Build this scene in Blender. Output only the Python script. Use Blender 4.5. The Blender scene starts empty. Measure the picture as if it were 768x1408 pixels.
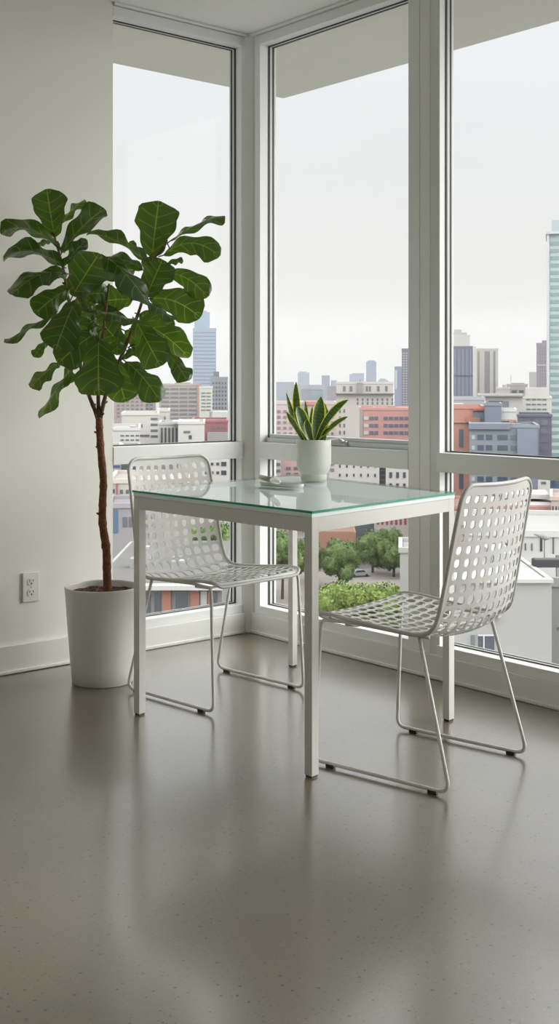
import bpy, bmesh, math, random
from mathutils import Vector, Matrix
random.seed(7)
SC = bpy.context.scene
COL = SC.collection

# ------------------------------------------------------------------ camera maths
FPX, HY, YAW = 1627.0, 528.0, 0.864
CX, CY, CH = -3.327, -4.104, 1.105
FW = Vector((math.cos(YAW), math.sin(YAW), 0))
RT = Vector((math.sin(YAW), -math.cos(YAW), 0))
UP = Vector((0, 0, 1))
CAM = Vector((CX, CY, CH))

def at(px, py, D):
    return CAM + FW*D + RT*(D*(px-384)/FPX) + UP*(D*(HY-py)/FPX)

def srgb(r, g, b):
    def f(c):
        c = c/255.0
        return c/12.92 if c <= .04045 else ((c+.055)/1.055)**2.4
    return (f(r), f(g), f(b), 1)

# ------------------------------------------------------------------ object helpers
def link(name, me, mat=None, parent=None, smooth=False):
    o = bpy.data.objects.new(name, me)
    COL.objects.link(o)
    if mat is not None:
        for m in (mat if isinstance(mat, (list, tuple)) else [mat]):
            me.materials.append(m)
    if parent is not None:
        o.parent = parent
    if smooth:
        me.polygons.foreach_set('use_smooth', [True]*len(me.polygons))
    return o

def obj(name, bm, mat=None, parent=None, smooth=False, recalc=True):
    if recalc:
        bmesh.ops.recalc_face_normals(bm, faces=bm.faces)
    me = bpy.data.meshes.new(name)
    bm.to_mesh(me); bm.free()
    return link(name, me, mat, parent, smooth)

def empty(name, loc=(0, 0, 0), rz=0.0):
    o = bpy.data.objects.new(name, None)
    o.empty_display_size = .1
    o.location = loc; o.rotation_euler = (0, 0, rz)
    COL.objects.link(o)
    return o

def tag(o, label, cat, group=None, kind=None):
    if label: o['label'] = label
    if cat: o['category'] = cat
    if group: o['group'] = group
    if kind: o['kind'] = kind
    return o

def struct(o):
    o['kind'] = 'structure'
    return o

def box(bm, x0, x1, y0, y1, z0, z1, M=None, mi=0, bev=0):
    vs = [Vector((x, y, z)) for x in (x0, x1) for y in (y0, y1) for z in (z0, z1)]
    if M is not None: vs = [M @ v for v in vs]
    v = [bm.verts.new(p) for p in vs]
    fs = []
    for q in ((0,1,3,2), (4,6,7,5), (0,4,5,1), (2,3,7,6), (0,2,6,4), (1,5,7,3)):
        f = bm.faces.new([v[i] for i in q]); f.material_index = mi; fs.append(f)
    if bev:
        es = list({e for f in fs for e in f.edges})
        bmesh.ops.bevel(bm, geom=es, offset=bev, segments=2, affect='EDGES', profile=.6)

def prism(bm, poly, z0, z1, mi=0, side_mi=None, bev=0):
    a = [bm.verts.new((p[0], p[1], z0)) for p in poly]
    b = [bm.verts.new((p[0], p[1], z1)) for p in poly]
    n = len(poly)
    f1 = bm.faces.new(a[::-1]); f2 = bm.faces.new(b)
    f1.material_index = f2.material_index = mi
    fs = [f1, f2]
    for i in range(n):
        f = bm.faces.new((a[i], a[(i+1) % n], b[(i+1) % n], b[i]))
        f.material_index = mi if side_mi is None else side_mi
        fs.append(f)
    if bev:
        es = list({e for f in fs for e in f.edges})
        bmesh.ops.bevel(bm, geom=es, offset=bev, segments=2, affect='EDGES', profile=.6)

def lathe(bm, prof, n=48, cap0=True, cap1=False, mi=0):
    rings = []
    for r, z in prof:
        rings.append([bm.verts.new((r*math.cos(2*math.pi*k/n), r*math.sin(2*math.pi*k/n), z)) for k in range(n)])
    for a, b in zip(rings, rings[1:]):
        for k in range(n):
            f = bm.faces.new((a[k], a[(k+1) % n], b[(k+1) % n], b[k])); f.material_index = mi
    if cap0: bm.faces.new(rings[0][::-1])
    if cap1: bm.faces.new(rings[-1])

def round_path(pts, rad, seg=6, closed=False):
    """replace the corners of a polyline with arcs; rad is one number or one per point"""
    n = len(pts); out = []
    for i, p in enumerate(pts):
        r = rad[i] if isinstance(rad, (list, tuple)) else rad
        if (not closed and i in (0, n-1)) or r <= 0:
            out.append(Vector(p)); continue
        p = Vector(p); a = Vector(pts[i-1])-p; b = Vector(pts[(i+1) % n])-p
        la, lb = a.length, b.length; a.normalize(); b.normalize()
        ang = a.angle(b)
        t = min(r/math.tan(ang/2), la*.49, lb*.49)
        for k in range(seg+1):
            u = k/seg
            out.append((p+a*t)*(1-u)**2 + p*2*u*(1-u) + (p+b*t)*u*u)
    return out

def tube(bm, pts, rad, n=10, closed=False, caps=True):
    pts = [Vector(p) for p in pts]; N = len(pts)
    R = rad if isinstance(rad, (list, tuple)) else [rad]*N
    def tan(i):
        if closed: return (pts[(i+1) % N]-pts[i-1]).normalized()
        return (pts[min(i+1, N-1)]-pts[max(i-1, 0)]).normalized()
    t = tan(0)
    ref = Vector((0, 0, 1)) if abs(t.z) < .9 else Vector((1, 0, 0))
    nrm = (ref - t*ref.dot(t)).normalized()
    rings = []
    for i in range(N):
        t2 = tan(i)
        nrm = (nrm - t2*nrm.dot(t2))
        nrm = nrm.normalized() if nrm.length > 1e-6 else t2.orthogonal().normalized()
        bn = t2.cross(nrm)
        rings.append([bm.verts.new(pts[i] + (nrm*math.cos(2*math.pi*k/n)+bn*math.sin(2*math.pi*k/n))*R[i]) for k in range(n)])
    rng = range(N) if closed else range(N-1)
    for i in rng:
        a, b = rings[i], rings[(i+1) % N]
        off = 0
        if closed and i == N-1:
            off = min(range(n), key=lambda o: (a[0].co-b[o].co).length)
        for k in range(n):
            bm.faces.new((a[k], a[(k+1) % n], b[(k+1+off) % n], b[(k+off) % n]))
    if caps and not closed:
        bm.faces.new(rings[0][::-1]); bm.faces.new(rings[-1])

def spline(pts, seg=6):
    P = [Vector(p) for p in pts]; out = []
    for i in range(len(P)-1):
        p0 = P[max(i-1, 0)]; p1 = P[i]; p2 = P[i+1]; p3 = P[min(i+2, len(P)-1)]
        for k in range(seg):
            t = k/seg
            out.append(.5*((2*p1)+(p2-p0)*t+(2*p0-5*p1+4*p2-p3)*t*t+(3*p1-p0-3*p2+p3)*t**3))
    out.append(P[-1])
    return out

# ------------------------------------------------------------------ materials
MATS = {}
def mat(name, col=(.8, .8, .8, 1), rough=.5, metal=0, spec=.5, coat=0, bump=None, var=None):
    """principled material; var = (scale, amount) mottles the colour, bump = (scale, strength)"""
    if name in MATS: return MATS[name]
    m = bpy.data.materials.new(name); m.use_nodes = True
    nt = m.node_tree; b = nt.nodes['Principled BSDF']
    b.inputs['Base Color'].default_value = col
    b.inputs['Roughness'].default_value = rough
    b.inputs['Metallic'].default_value = metal
    b.inputs['Specular IOR Level'].default_value = spec
    b.inputs['Coat Weight'].default_value = coat
    if var or bump:
        tc = nt.nodes.new('ShaderNodeTexCoord')
    if var:
        nz = nt.nodes.new('ShaderNodeTexNoise'); nz.inputs['Scale'].default_value = var[0]; nz.inputs['Detail'].default_value = 5
        nt.links.new(tc.outputs['Object'], nz.inputs['Vector'])
        mr = nt.nodes.new('ShaderNodeMapRange'); mr.inputs[1].default_value = .3; mr.inputs[2].default_value = .7
        mr.inputs[3].default_value = 1-var[1]; mr.inputs[4].default_value = 1+var[1]
        nt.links.new(nz.outputs['Fac'], mr.inputs[0])
        mx = nt.nodes.new('ShaderNodeVectorMath'); mx.operation = 'SCALE'; mx.inputs[0].default_value = col[:3]
        nt.links.new(mr.outputs[0], mx.inputs['Scale']); nt.links.new(mx.outputs[0], b.inputs['Base Color'])
    if bump:
        n2 = nt.nodes.new('ShaderNodeTexNoise'); n2.inputs['Scale'].default_value = bump[0]; n2.inputs['Detail'].default_value = 4
        nt.links.new(tc.outputs['Object'], n2.inputs['Vector'])
        bp = nt.nodes.new('ShaderNodeBump'); bp.inputs['Strength'].default_value = bump[1]; bp.inputs['Distance'].default_value = .01
        nt.links.new(n2.outputs['Fac'], bp.inputs['Height']); nt.links.new(bp.outputs[0], b.inputs['Normal'])
    MATS[name] = m
    return m

def rgb(name, r, g, b, **k):
    return mat(name, srgb(r, g, b), **k)

M_WALL = rgb('wall_paint', 232, 231, 223, rough=.75, bump=(180, .04), var=(1.2, .012))
M_CEIL = rgb('ceiling_paint', 234, 234, 230, rough=.85, bump=(180, .04))
M_TRIM = rgb('trim_paint', 228, 229, 224, rough=.4, var=(2, .01))
M_FRAME = rgb('window_frame_paint', 230, 231, 229, rough=.38, var=(3, .012))
M_GASKET = rgb('black_rubber', 22, 25, 22, rough=.5)
M_SPACER = rgb('spacer_aluminium', 205, 208, 205, rough=.35)
M_TABLE = rgb('table_white_powder_coat', 218, 216, 211, rough=.42, bump=(900, .03))
M_CHAIR = rgb('chair_white_powder_coat', 222, 222, 218, rough=.36)
M_RIM = rgb('chair_rim_coat', 205, 205, 200, rough=.3)
M_FOOT = rgb('dark_plastic_foot', 50, 46, 40, rough=.5)
M_POT = rgb('white_glazed_pot', 222, 221, 214, rough=.28, var=(6, .01))
M_CERAMIC = rgb('small_pot_ceramic', 214, 213, 205, rough=.5, bump=(60, .06), var=(30, .02))
M_BARK = rgb('fig_bark', 122, 76, 48, rough=.8, var=(60, .35), bump=(140, .9))
M_TWIG = rgb('fig_twig', 92, 66, 44, rough=.7, var=(60, .25), bump=(120, .5))
M_SLATE = rgb('dark_void', 28, 28, 26, rough=.8)
M_PLATE = rgb('outlet_plastic', 226, 226, 219, rough=.35)

def floor_material():
    m = bpy.data.materials.new('polished_concrete'); m.use_nodes = True
    nt = m.node_tree; N = nt.nodes.new; L = nt.links.new
    b = nt.nodes['Principled BSDF']
    tc = N('ShaderNodeTexCoord')
    n1 = N('ShaderNodeTexNoise'); n1.inputs['Scale'].default_value = 1.3; n1.inputs['Detail'].default_value = 4; n1.inputs['Roughness'].default_value = .5
    n2 = N('ShaderNodeTexNoise'); n2.inputs['Scale'].default_value = 90; n2.inputs['Detail'].default_value = 3
    L(tc.outputs['Object'], n1.inputs['Vector']); L(tc.outputs['Object'], n2.inputs['Vector'])
    cr = N('ShaderNodeValToRGB'); cr.color_ramp.elements[0].position = .3; cr.color_ramp.elements[1].position = .72
    cr.color_ramp.elements[0].color = srgb(98, 91, 75); cr.color_ramp.elements[1].color = srgb(120, 112, 94)
    L(n1.outputs['Fac'], cr.inputs[0])
    m1 = N('ShaderNodeMixRGB'); m1.blend_type = 'OVERLAY'; m1.inputs[0].default_value = .12
    L(cr.outputs[0], m1.inputs[1]); L(n2.outputs['Fac'], m1.inputs[2])
    last = m1.outputs[0]
    for sc, thr, keep, colr, fac in ((46, .15, .60, (52, 47, 37), .85), (95, .19, .50, (66, 60, 48), .7), (75, .15, .72, (160, 155, 140), .35)):
        v = N('ShaderNodeTexVoronoi'); v.inputs['Scale'].default_value = sc
        wn = N('ShaderNodeTexNoise'); wn.inputs['Scale'].default_value = sc*2.0
        add = N('ShaderNodeMixRGB'); add.inputs[0].default_value = .006
        L(tc.outputs['Object'], wn.inputs['Vector']); L(tc.outputs['Object'], add.inputs[1]); L(wn.outputs['Color'], add.inputs[2])
        L(add.outputs[0], v.inputs['Vector'])
        lt = N('ShaderNodeMath'); lt.operation = 'LESS_THAN'; lt.inputs[1].default_value = thr
        L(v.outputs['Distance'], lt.inputs[0])
        sp = N('ShaderNodeSeparateColor'); L(v.outputs['Color'], sp.inputs[0])
        gt = N('ShaderNodeMath'); gt.operation = 'GREATER_THAN'; gt.inputs[1].default_value = keep
        L(sp.outputs[0], gt.inputs[0])
        mu = N('ShaderNodeMath'); mu.operation = 'MULTIPLY'; L(lt.outputs[0], mu.inputs[0]); L(gt.outputs[0], mu.inputs[1])
        mu2 = N('ShaderNodeMath'); mu2.operation = 'MULTIPLY'; mu2.inputs[1].default_value = fac; L(mu.outputs[0], mu2.inputs[0])
        mx = N('ShaderNodeMixRGB'); L(mu2.outputs[0], mx.inputs[0]); L(last, mx.inputs[1]); mx.inputs[2].default_value = srgb(*colr)
        last = mx.outputs[0]
    L(last, b.inputs['Base Color'])
    mr = N('ShaderNodeMapRange'); mr.inputs[3].default_value = .276; mr.inputs[4].default_value = .30
    L(n1.outputs['Fac'], mr.inputs[0]); L(mr.outputs[0], b.inputs['Roughness'])
    b.inputs['IOR'].default_value = 1.8; b.inputs['Coat Weight'].default_value = .8; b.inputs['Coat Roughness'].default_value = .17; b.inputs['Coat IOR'].default_value = 1.6
    return m

def glass_material(name, tint, ior=1.45):
    m = bpy.data.materials.new(name); m.use_nodes = True
    nt = m.node_tree; nt.nodes.clear(); N = nt.nodes.new; L = nt.links.new
    out = N('ShaderNodeOutputMaterial'); t = N('ShaderNodeBsdfTransparent'); t.inputs[0].default_value = tint
    g = N('ShaderNodeBsdfGlossy'); g.inputs['Roughness'].default_value = .0
    fr = N('ShaderNodeFresnel'); ge = N('ShaderNodeNewGeometry'); mi = N('ShaderNodeMapRange')
    mi.inputs[3].default_value = ior; mi.inputs[4].default_value = 1/ior      # a sheet: the far face reflects no more than the near one
    L(ge.outputs['Backfacing'], mi.inputs[0]); L(mi.outputs[0], fr.inputs['IOR'])
    iv = N('ShaderNodeMath'); iv.operation = 'SUBTRACT'; iv.inputs[0].default_value = 1; L(ge.outputs['Backfacing'], iv.inputs[1])
    fm = N('ShaderNodeMath'); fm.operation = 'MULTIPLY'; L(fr.outputs[0], fm.inputs[0]); L(iv.outputs[0], fm.inputs[1])
    mx = N('ShaderNodeMixShader'); L(fm.outputs[0], mx.inputs[0]); L(t.outputs[0], mx.inputs[1]); L(g.outputs[0], mx.inputs[2])
    L(mx.outputs[0], out.inputs[0])
    return m
M_PANE = glass_material('window_glass', (.985, .988, .984, 1), 1.2)
M_TGLASS = glass_material('table_glass', (.985, 1, .997, 1), 1.42)
M_TEDGE = mat('table_glass_edge', srgb(8, 140, 112), rough=.15)

def leaf_material(name, top, under, vein, trans, rough=.35, nveins=7.0, bands=False):
    m = bpy.data.materials.new(name); m.use_nodes = True
    nt = m.node_tree; N = nt.nodes.new; L = nt.links.new
    b = nt.nodes['Principled BSDF']; out = nt.nodes['Material Output']
    uv = N('ShaderNodeUVMap'); sp = N('ShaderNodeSeparateXYZ'); L(uv.outputs[0], sp.inputs[0])
    def math_(op, a, c=None, d=None):
        n = N('ShaderNodeMath'); n.operation = op
        for i, x in enumerate((a, c, d)):
            if x is None: continue
            if isinstance(x, (int, float)): n.inputs[i].default_value = x
            else: L(x, n.inputs[i])
        return n.outputs[0]
    au = math_('ABSOLUTE', sp.outputs[0])        # 0 on the midrib, 1 on the margin
    geo = N('ShaderNodeNewGeometry')
    base = N('ShaderNodeMixRGB'); base.inputs[1].default_value = top; base.inputs[2].default_value = under
    L(geo.outputs['Backfacing'], base.inputs[0])
    nz = N('ShaderNodeTexNoise'); nz.inputs['Scale'].default_value = 14 if not bands else 90
    tc = N('ShaderNodeTexCoord'); L(tc.outputs['Object'], nz.inputs['Vector'])
    var = N('ShaderNodeMixRGB'); var.blend_type = 'OVERLAY'; var.inputs[0].default_value = .25
    L(base.outputs[0], var.inputs[1]); L(nz.outputs['Fac'], var.inputs[2])
    if not bands:
        mid = math_('LESS_THAN', au, .03)
        ph = math_('SUBTRACT', sp.outputs[1], math_('MULTIPLY', math_('POWER', au, 1.25), .20))
        fr = math_('FRACT', math_('MULTIPLY', ph, nveins))
        dist = math_('ABSOLUTE', math_('SUBTRACT', fr, .5))
        side = math_('LESS_THAN', dist, .032)
        side = math_('MULTIPLY', side, math_('LESS_THAN', au, .85))
        v = math_('MAXIMUM', mid, math_('MULTIPLY', side, .75))
        hgt = math_('MULTIPLY', math_('MULTIPLY', dist, math_('SUBTRACT', 1.0, au)), 1.5)
    else:
        edge = math_('GREATER_THAN', au, .79)
        v = edge
        wv = math_('SINE', math_('ADD', math_('MULTIPLY', sp.outputs[1], 95.0), math_('MULTIPLY', nz.outputs['Fac'], 9.0)))
        hgt = math_('MULTIPLY', wv, 0.0)
        dk = math_('MULTIPLY', math_('GREATER_THAN', wv, .15), .55)
        mb = N('ShaderNodeMixRGB'); L(dk, mb.inputs[0]); L(var.outputs[0], mb.inputs[1]); mb.inputs[2].default_value = (.012, .04, .012, 1)
        var = mb
    mv = N('ShaderNodeMixRGB'); L(v, mv.inputs[0]); L(var.outputs[0], mv.inputs[1]); mv.inputs[2].default_value = vein
    L(mv.outputs[0], b.inputs['Base Color'])
    b.inputs['Roughness'].default_value = rough; b.inputs['Coat Weight'].default_value = .35; b.inputs['Coat Roughness'].default_value = .2
    bp = N('ShaderNodeBump'); bp.inputs['Strength'].default_value = .6; bp.inputs['Distance'].default_value = .006
    L(hgt, bp.inputs['Height']); L(bp.outputs[0], b.inputs['Normal'])
    tr = N('ShaderNodeBsdfTranslucent')
    tcx = N('ShaderNodeMixRGB'); tcx.blend_type = 'MULTIPLY'; tcx.inputs[0].default_value = 1; tcx.inputs[2].default_value = (1.5, 1.75, .5, 1)
    L(mv.outputs[0], tcx.inputs[1]); tcx.inputs[2].default_value = (5.4, 3.9, 1.0, 1); L(tcx.outputs[0], tr.inputs[0])
    ms = N('ShaderNodeMixShader'); ms.inputs[0].default_value = trans
    L(b.outputs[0], ms.inputs[1]); L(tr.outputs[0], ms.inputs[2]); L(ms.outputs[0], out.inputs[0])
    return m
M_LEAF = leaf_material('fig_leaf', srgb(40, 66, 36), srgb(74, 102, 52), srgb(82, 108, 60), .42, rough=.25, nveins=5.0)
M_SNAKE = leaf_material('snake_plant_leaf', srgb(62, 96, 44), srgb(72, 104, 52), srgb(196, 208, 88), .12, rough=.38, bands=True)

def soil_material(name, c0, c1):
    m = bpy.data.materials.new(name); m.use_nodes = True
    nt = m.node_tree; b = nt.nodes['Principled BSDF']; N = nt.nodes.new; L = nt.links.new
    tc = N('ShaderNodeTexCoord'); v = N('ShaderNodeTexVoronoi'); v.inputs['Scale'].default_value = 110
    L(tc.outputs['Object'], v.inputs['Vector'])
    cr = N('ShaderNodeValToRGB'); cr.color_ramp.elements[0].color = c0; cr.color_ramp.elements[1].color = c1
    sp = N('ShaderNodeSeparateColor'); L(v.outputs['Color'], sp.inputs[0]); L(sp.outputs[0], cr.inputs[0])
    cr.color_ramp.elements[0].position = .45
    L(cr.outputs[0], b.inputs['Base Color']); b.inputs['Roughness'].default_value = .9
    bp = N('ShaderNodeBump'); bp.inputs['Distance'].default_value = .006; L(v.outputs['Distance'], bp.inputs['Height']); L(bp.outputs[0], b.inputs['Normal'])
    return m
M_SOIL = soil_material('potting_soil', srgb(42, 24, 18), srgb(130, 82, 62))

# ------------------------------------------------------------------ room shell
XW = -.714          # where the solid left wall ends and the glazing starts
ZC = 2.66           # ceiling height
Z0, Z1, R0, R1 = .125, 2.605, .776, .848   # opening bottom, top, mid rail
bm = bmesh.new(); box(bm, -6.2, .15, -8.2, .15, -.2, 0)
struct(obj('floor', bm, floor_material()))
bm = bmesh.new(); box(bm, -6.2, 0, -8.2, 0, ZC, ZC+.2)
struct(obj('ceiling', bm, M_CEIL))
bm = bmesh.new(); box(bm, -6.2, XW, 0, .2, 0, ZC+.2)
struct(obj('wall_left', bm, M_WALL))
bm = bmesh.new(); box(bm, -6.2, .2, -8.2, -8.0, 0, ZC+.2)
struct(obj('wall_back', bm, M_WALL))
bm = bmesh.new(); box(bm, -6.2, -6.0, -8.0, 0, 0, ZC+.2)
struct(obj('wall_side', bm, M_WALL))
bm = bmesh.new(); box(bm, 0, .2, -8.0, -6.1, 0, ZC+.2)
struct(obj('wall_right', bm, M_WALL))
# skirting under the solid wall, with the thin quarter bead on the floor
bm = bmesh.new(); box(bm, -6.0, XW, -.014, -.0005, 0.002, .108, bev=.003)
box(bm, -6.0, XW, -.022, -.0135, 0.002, .014, bev=.003)
struct(obj('baseboard_left', bm, M_TRIM))
# low panels under the glazing
bm = bmesh.new(); box(bm, XW+.001, -.03, -.010, .15, .001, .090, bev=.003); box(bm, XW+.001, -.03, -.017, -.0095, .001, .014, bev=.003)
struct(obj('baseboard_window_left', bm, M_TRIM))
bm = bmesh.new(); box(bm, -.010, .15, -6.1, -.03, .001, .090, bev=.003); box(bm, -.017, -.0095, -6.1, -.03, .001, .014, bev=.003)
struct(obj('baseboard_window_right', bm, M_TRIM))
# outer spandrels above the glazing
bm = bmesh.new(); box(bm, XW, .16, .001, .16, ZC+.001, 2.869)
struct(obj('trim_1', bm, M_CEIL))
bm = bmesh.new(); box(bm, .001, .16, -6.1, 0, ZC+.001, 2.869)
struct(obj('trim_2', bm, M_CEIL))
# corner post
bm = bmesh.new(); prism(bm, [(-.038, .008), (-.030, -.004), (-.004, -.030), (.008, -.038), (.094, -.038), (.094, .094), (-.038, .094)], .001, ZC-.0005)
struct(obj('trim_3', bm, M_FRAME))
# bead where the ceiling meets the glazing
bm = bmesh.new(); box(bm, XW+.001, -.001, -.016, -.0005, ZC-.012, ZC-.0005, bev=.003)
struct(obj('trim_4', bm, M_FRAME))
bm = bmesh.new(); box(bm, -.016, -.0005, -6.1, -.017, ZC-.012, ZC-.0005, bev=.003)
struct(obj('trim_5', bm, M_FRAME))
# the slab of the storey above, seen from below through the glass
bm = bmesh.new()
prism(bm, [(-8, .2), (-8, 1.44), (1.44, 1.44), (1.44, -8.5), (.2, -8.5), (.2, .2)], 2.87, 3.12)
struct(obj('trim_6', bm, rgb('soffit_concrete', 196, 196, 186, rough=.8, var=(1.5, .02))))
# the lower storeys of this tower, below the floor
bm = bmesh.new(); box(bm, -6.2, .12, -8.2, .12, -36, -.21)
struct(obj('wall_lower_storeys', bm, rgb('tower_cladding', 190, 190, 186, rough=.7)))

def window(name, side, s0, s1, stile0, stile1, seams=()):
    """a fixed light over a low light; s runs along the wall, d is depth outward"""
    root = struct(empty(name, (0, 0, 0)))
    def M():
        return Matrix.Identity(4) if side == 'L' else Matrix(((0, 1, 0, 0), (1, 0, 0, 0), (0, 0, 1, 0), (0, 0, 0, 1)))
    mt = M()
    def sb(bm, a, b, d0, d1, z0, z1, bev=0): box(bm, a, b, d0, d1, z0, z1, mt, bev=bev)
    bm = bmesh.new()
    if stile0: sb(bm, s0-stile0, s0, 0, .094, .0905, ZC-.013, .0015)
    if stile1: sb(bm, s1, s1+stile1, 0, .094, .0905, ZC-.013, .0015)
    sb(bm, s0+.0002, s1-.0002, 0, .094, Z1, ZC-.013, .0015)
    sb(bm, s0+.0002, s1-.0002, 0, .094, .0905, Z0, .0015)
    obj('frame', bm, M_FRAME, root)
    bm = bmesh.new(); sb(bm, s0+.0002, s1-.0002, -.003, .094, R0, R1, .002)
    obj('rail', bm, M_FRAME, root)
    for zb, zt in ((R1, Z1), (Z0, R0)):
        for d0, d1, mm, nm, pr in ((.048, .056, M_GASKET, 'gasket', .003), (.056, .070, M_SPACER, 'glazing_bead', .002), (.070, .078, M_GASKET, 'gasket', .003), (.078, .085, M_SPACER, 'glazing_bead', .004)):
            bm = bmesh.new()
            sb(bm, s0+.0003, s0+pr+.0003, d0, d1, zb+.0003, zt-.0003)
            sb(bm, s1-pr-.0003, s1-.0003, d0, d1, zb+.0003, zt-.0003)
            sb(bm, s0+pr, s1-pr, d0, d1, zb+.0003, zb+pr+.0003)
            sb(bm, s0+pr, s1-pr, d0, d1, zt-pr-.0003, zt-.0003)
            obj(nm, bm, mm, root)
        bm = bmesh.new(); sb(bm, s0+.001, s1-.001, .0855, .0915, zb+.001, zt-.001)
        obj('pane', bm, M_PANE, root)
    return root

window('window_1', 'L', XW+.001, -.039, 0, 0)
w2 = window('window_2', 'R', -.969, -.075, 0, .036)
w3 = window('window_3', 'R', -2.90, -1.115, 0, 0)
w4 = window('window_4', 'R', -4.83, -3.05, 0, 0)
w5 = window('window_5', 'R', -6.10, -4.98, 0, 0)
def mullion(name, a, b):
    bm = bmesh.new()
    w = b-a
    box(bm, 0, .094, b-w*.40, b-.0002, .0905, ZC-.013, bev=.0015)
    box(bm, 0, .094, a+w*.24, b-w*.415, .0905, ZC-.013, bev=.0015)
    prism(bm, [(.016, a+.0002), (.003, a+w*.235), (.094, a+w*.235), (.094, a+.0002)], .0905, ZC-.013)
    struct(obj(name, bm, M_FRAME))
mullion('trim_7', -1.115, -.969); mullion('trim_8', -3.05, -2.90); mullion('trim_9', -4.98, -4.83)
# the tilted-in lower sash bar of window_2 with its lever handle
bm = bmesh.new()
box(bm, .030, .084, -.966, -.086, R1+.0005, .868, bev=.002)
box(bm, .044, .084, -.966, -.086, .868, .884, bev=.003)
obj('sash', bm, M_SPACER, w2)
bm = bmesh.new()
box(bm, .018, .031, -.602, -.560, R1+.001, .872, bev=.003)
tube(bm, round_path([(.022, -.585, .866), (.014, -.570, .876), (.008, -.50, .866), (.008, -.44, .858)], .01), .0085, n=10)
obj('handle', bm, rgb('handle_metal', 196, 196, 194, rough=.3, metal=.3), w2, smooth=True)
# ------------------------------------------------------------------ wall outlet
out = empty('wall_outlet', (-1.088, -.0005, .264))
tag(out, 'white duplex electrical outlet plate on the pale wall left of the big white planter', 'outlet')
bm = bmesh.new(); box(bm, -.036, .036, -.007, 0, 0, .114, bev=.003); obj('cover_plate', bm, M_PLATE, out)
for zc in (.036, .078):
    bm = bmesh.new()
    pts = []
    for k in range(20):
        a = 2*math.pi*k/20
        pts.append((.017*math.cos(a)*min(1, 1.0), max(-.0125, min(.0125, .017*math.sin(a)))))
    a_ = [bm.verts.new((p[0], -.0088, zc+p[1])) for p in pts]; b_ = [bm.verts.new((p[0], -.006, zc+p[1])) for p in pts]
    bm.faces.new(a_)
    for k in range(20): bm.faces.new((a_[k], b_[k], b_[(k+1) % 20], a_[(k+1) % 20]))
    s = obj('socket', bm, M_PLATE, out)
    bm = bmesh.new()
    box(bm, -.0085, -.006, -.0092, -.0086, zc-.001, zc+.009); box(bm, .006, .0085, -.0092, -.0086, zc-.0005, zc+.008)
    c = [bm.verts.new((.0032*math.cos(2*math.pi*k/12), -.0092, zc-.0068+.0032*math.sin(2*math.pi*k/12))) for k in range(12)]
    bm.faces.new(c)
    obj('slot', bm, M_SLATE, s)
bm = bmesh.new(); box(bm, -.002, .002, -.0085, -.0065, .055, .059, bev=.0008); obj('screw', bm, M_SPACER, out)

# ------------------------------------------------------------------ table
LEG = [(-1.094, -1.628), (-.379, -1.506), (-.277, -.612), (-1.111, -.790)]   # near, right, back, left
cxm = sum(p[0] for p in LEG)/4; cym = sum(p[1] for p in LEG)/4
table = empty('dining_table', (cxm, cym, 0))
tag(table, 'square white metal table with a pale green-edged glass top in the window corner', 'table')
L2 = [Vector((p[0]-cxm, p[1]-cym)) for p in LEG]
def offset(poly, d):
    n = len(poly); res = []
    for i in range(n):
        p = poly[i]; a = (p-poly[i-1]).normalized(); b = (poly[(i+1) % n]-p).normalized()
        na = Vector((a.y, -a.x)); nb = Vector((b.y, -b.x))
        k = d/(1+na.dot(nb)); res.append(p+(na+nb)*k)
    return res
HW = .0155
outer = offset(L2, HW)
for i in range(4):
    p = L2[i]; a = (L2[(i+1) % 4]-p).normalized(); b = (L2[i-1]-p).normalized()
    # a leg whose sides follow the two aprons that meet at it
    q = [p - a*HW - b*HW, p + a*HW - b*HW, p + a*HW + b*HW, p - a*HW + b*HW]
    q[0] = outer[i]
    bm = bmesh.new(); prism(bm, q, .006, .7298, bev=.0012); obj('leg', bm, M_TABLE, table)
    bm = bmesh.new()
    c = p; prism(bm, [c+(v-c)*.82 for v in q], 0, .006); obj('foot', bm, M_FOOT, table)
for i in range(4):
    a, b = outer[i], outer[(i+1) % 4]; t = (b-a).normalized(); n = Vector((-t.y, t.x))
    a2 = a+t*.0318; b2 = b-t*.0318
    bm = bmesh.new(); prism(bm, [a2+n*.0006, b2+n*.0006, b2+n*.022, a2+n*.022], .688, .7294, bev=.001); obj('apron', bm, M_TABLE, table)
bm = bmesh.new(); prism(bm, offset(L2, HW+.001), .7302, .7430, bev=.001)
obj('top_panel', bm, rgb('table_panel_white', 238, 248, 246, rough=.5), table)
bm = bmesh.new(); prism(bm, offset(L2, HW+.004), .7432, .750, mi=0, side_mi=1)
bm.faces.ensure_lookup_table()
for k in (3, 4): bm.faces[k].material_index = 0      # the two far edges are polished clear
obj('glass_top', bm, [M_TGLASS, M_TEDGE], table)
TZ = .7502

# ------------------------------------------------------------------ chairs
def interp(tab, s):
    for (s0, v0), (s1, v1) in zip(tab, tab[1:]):
        if s <= s1:
            t = (s-s0)/(s1-s0) if s1 > s0 else 0
            return v0+(v1-v0)*max(0, min(1, t))
    return tab[-1][1]

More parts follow.
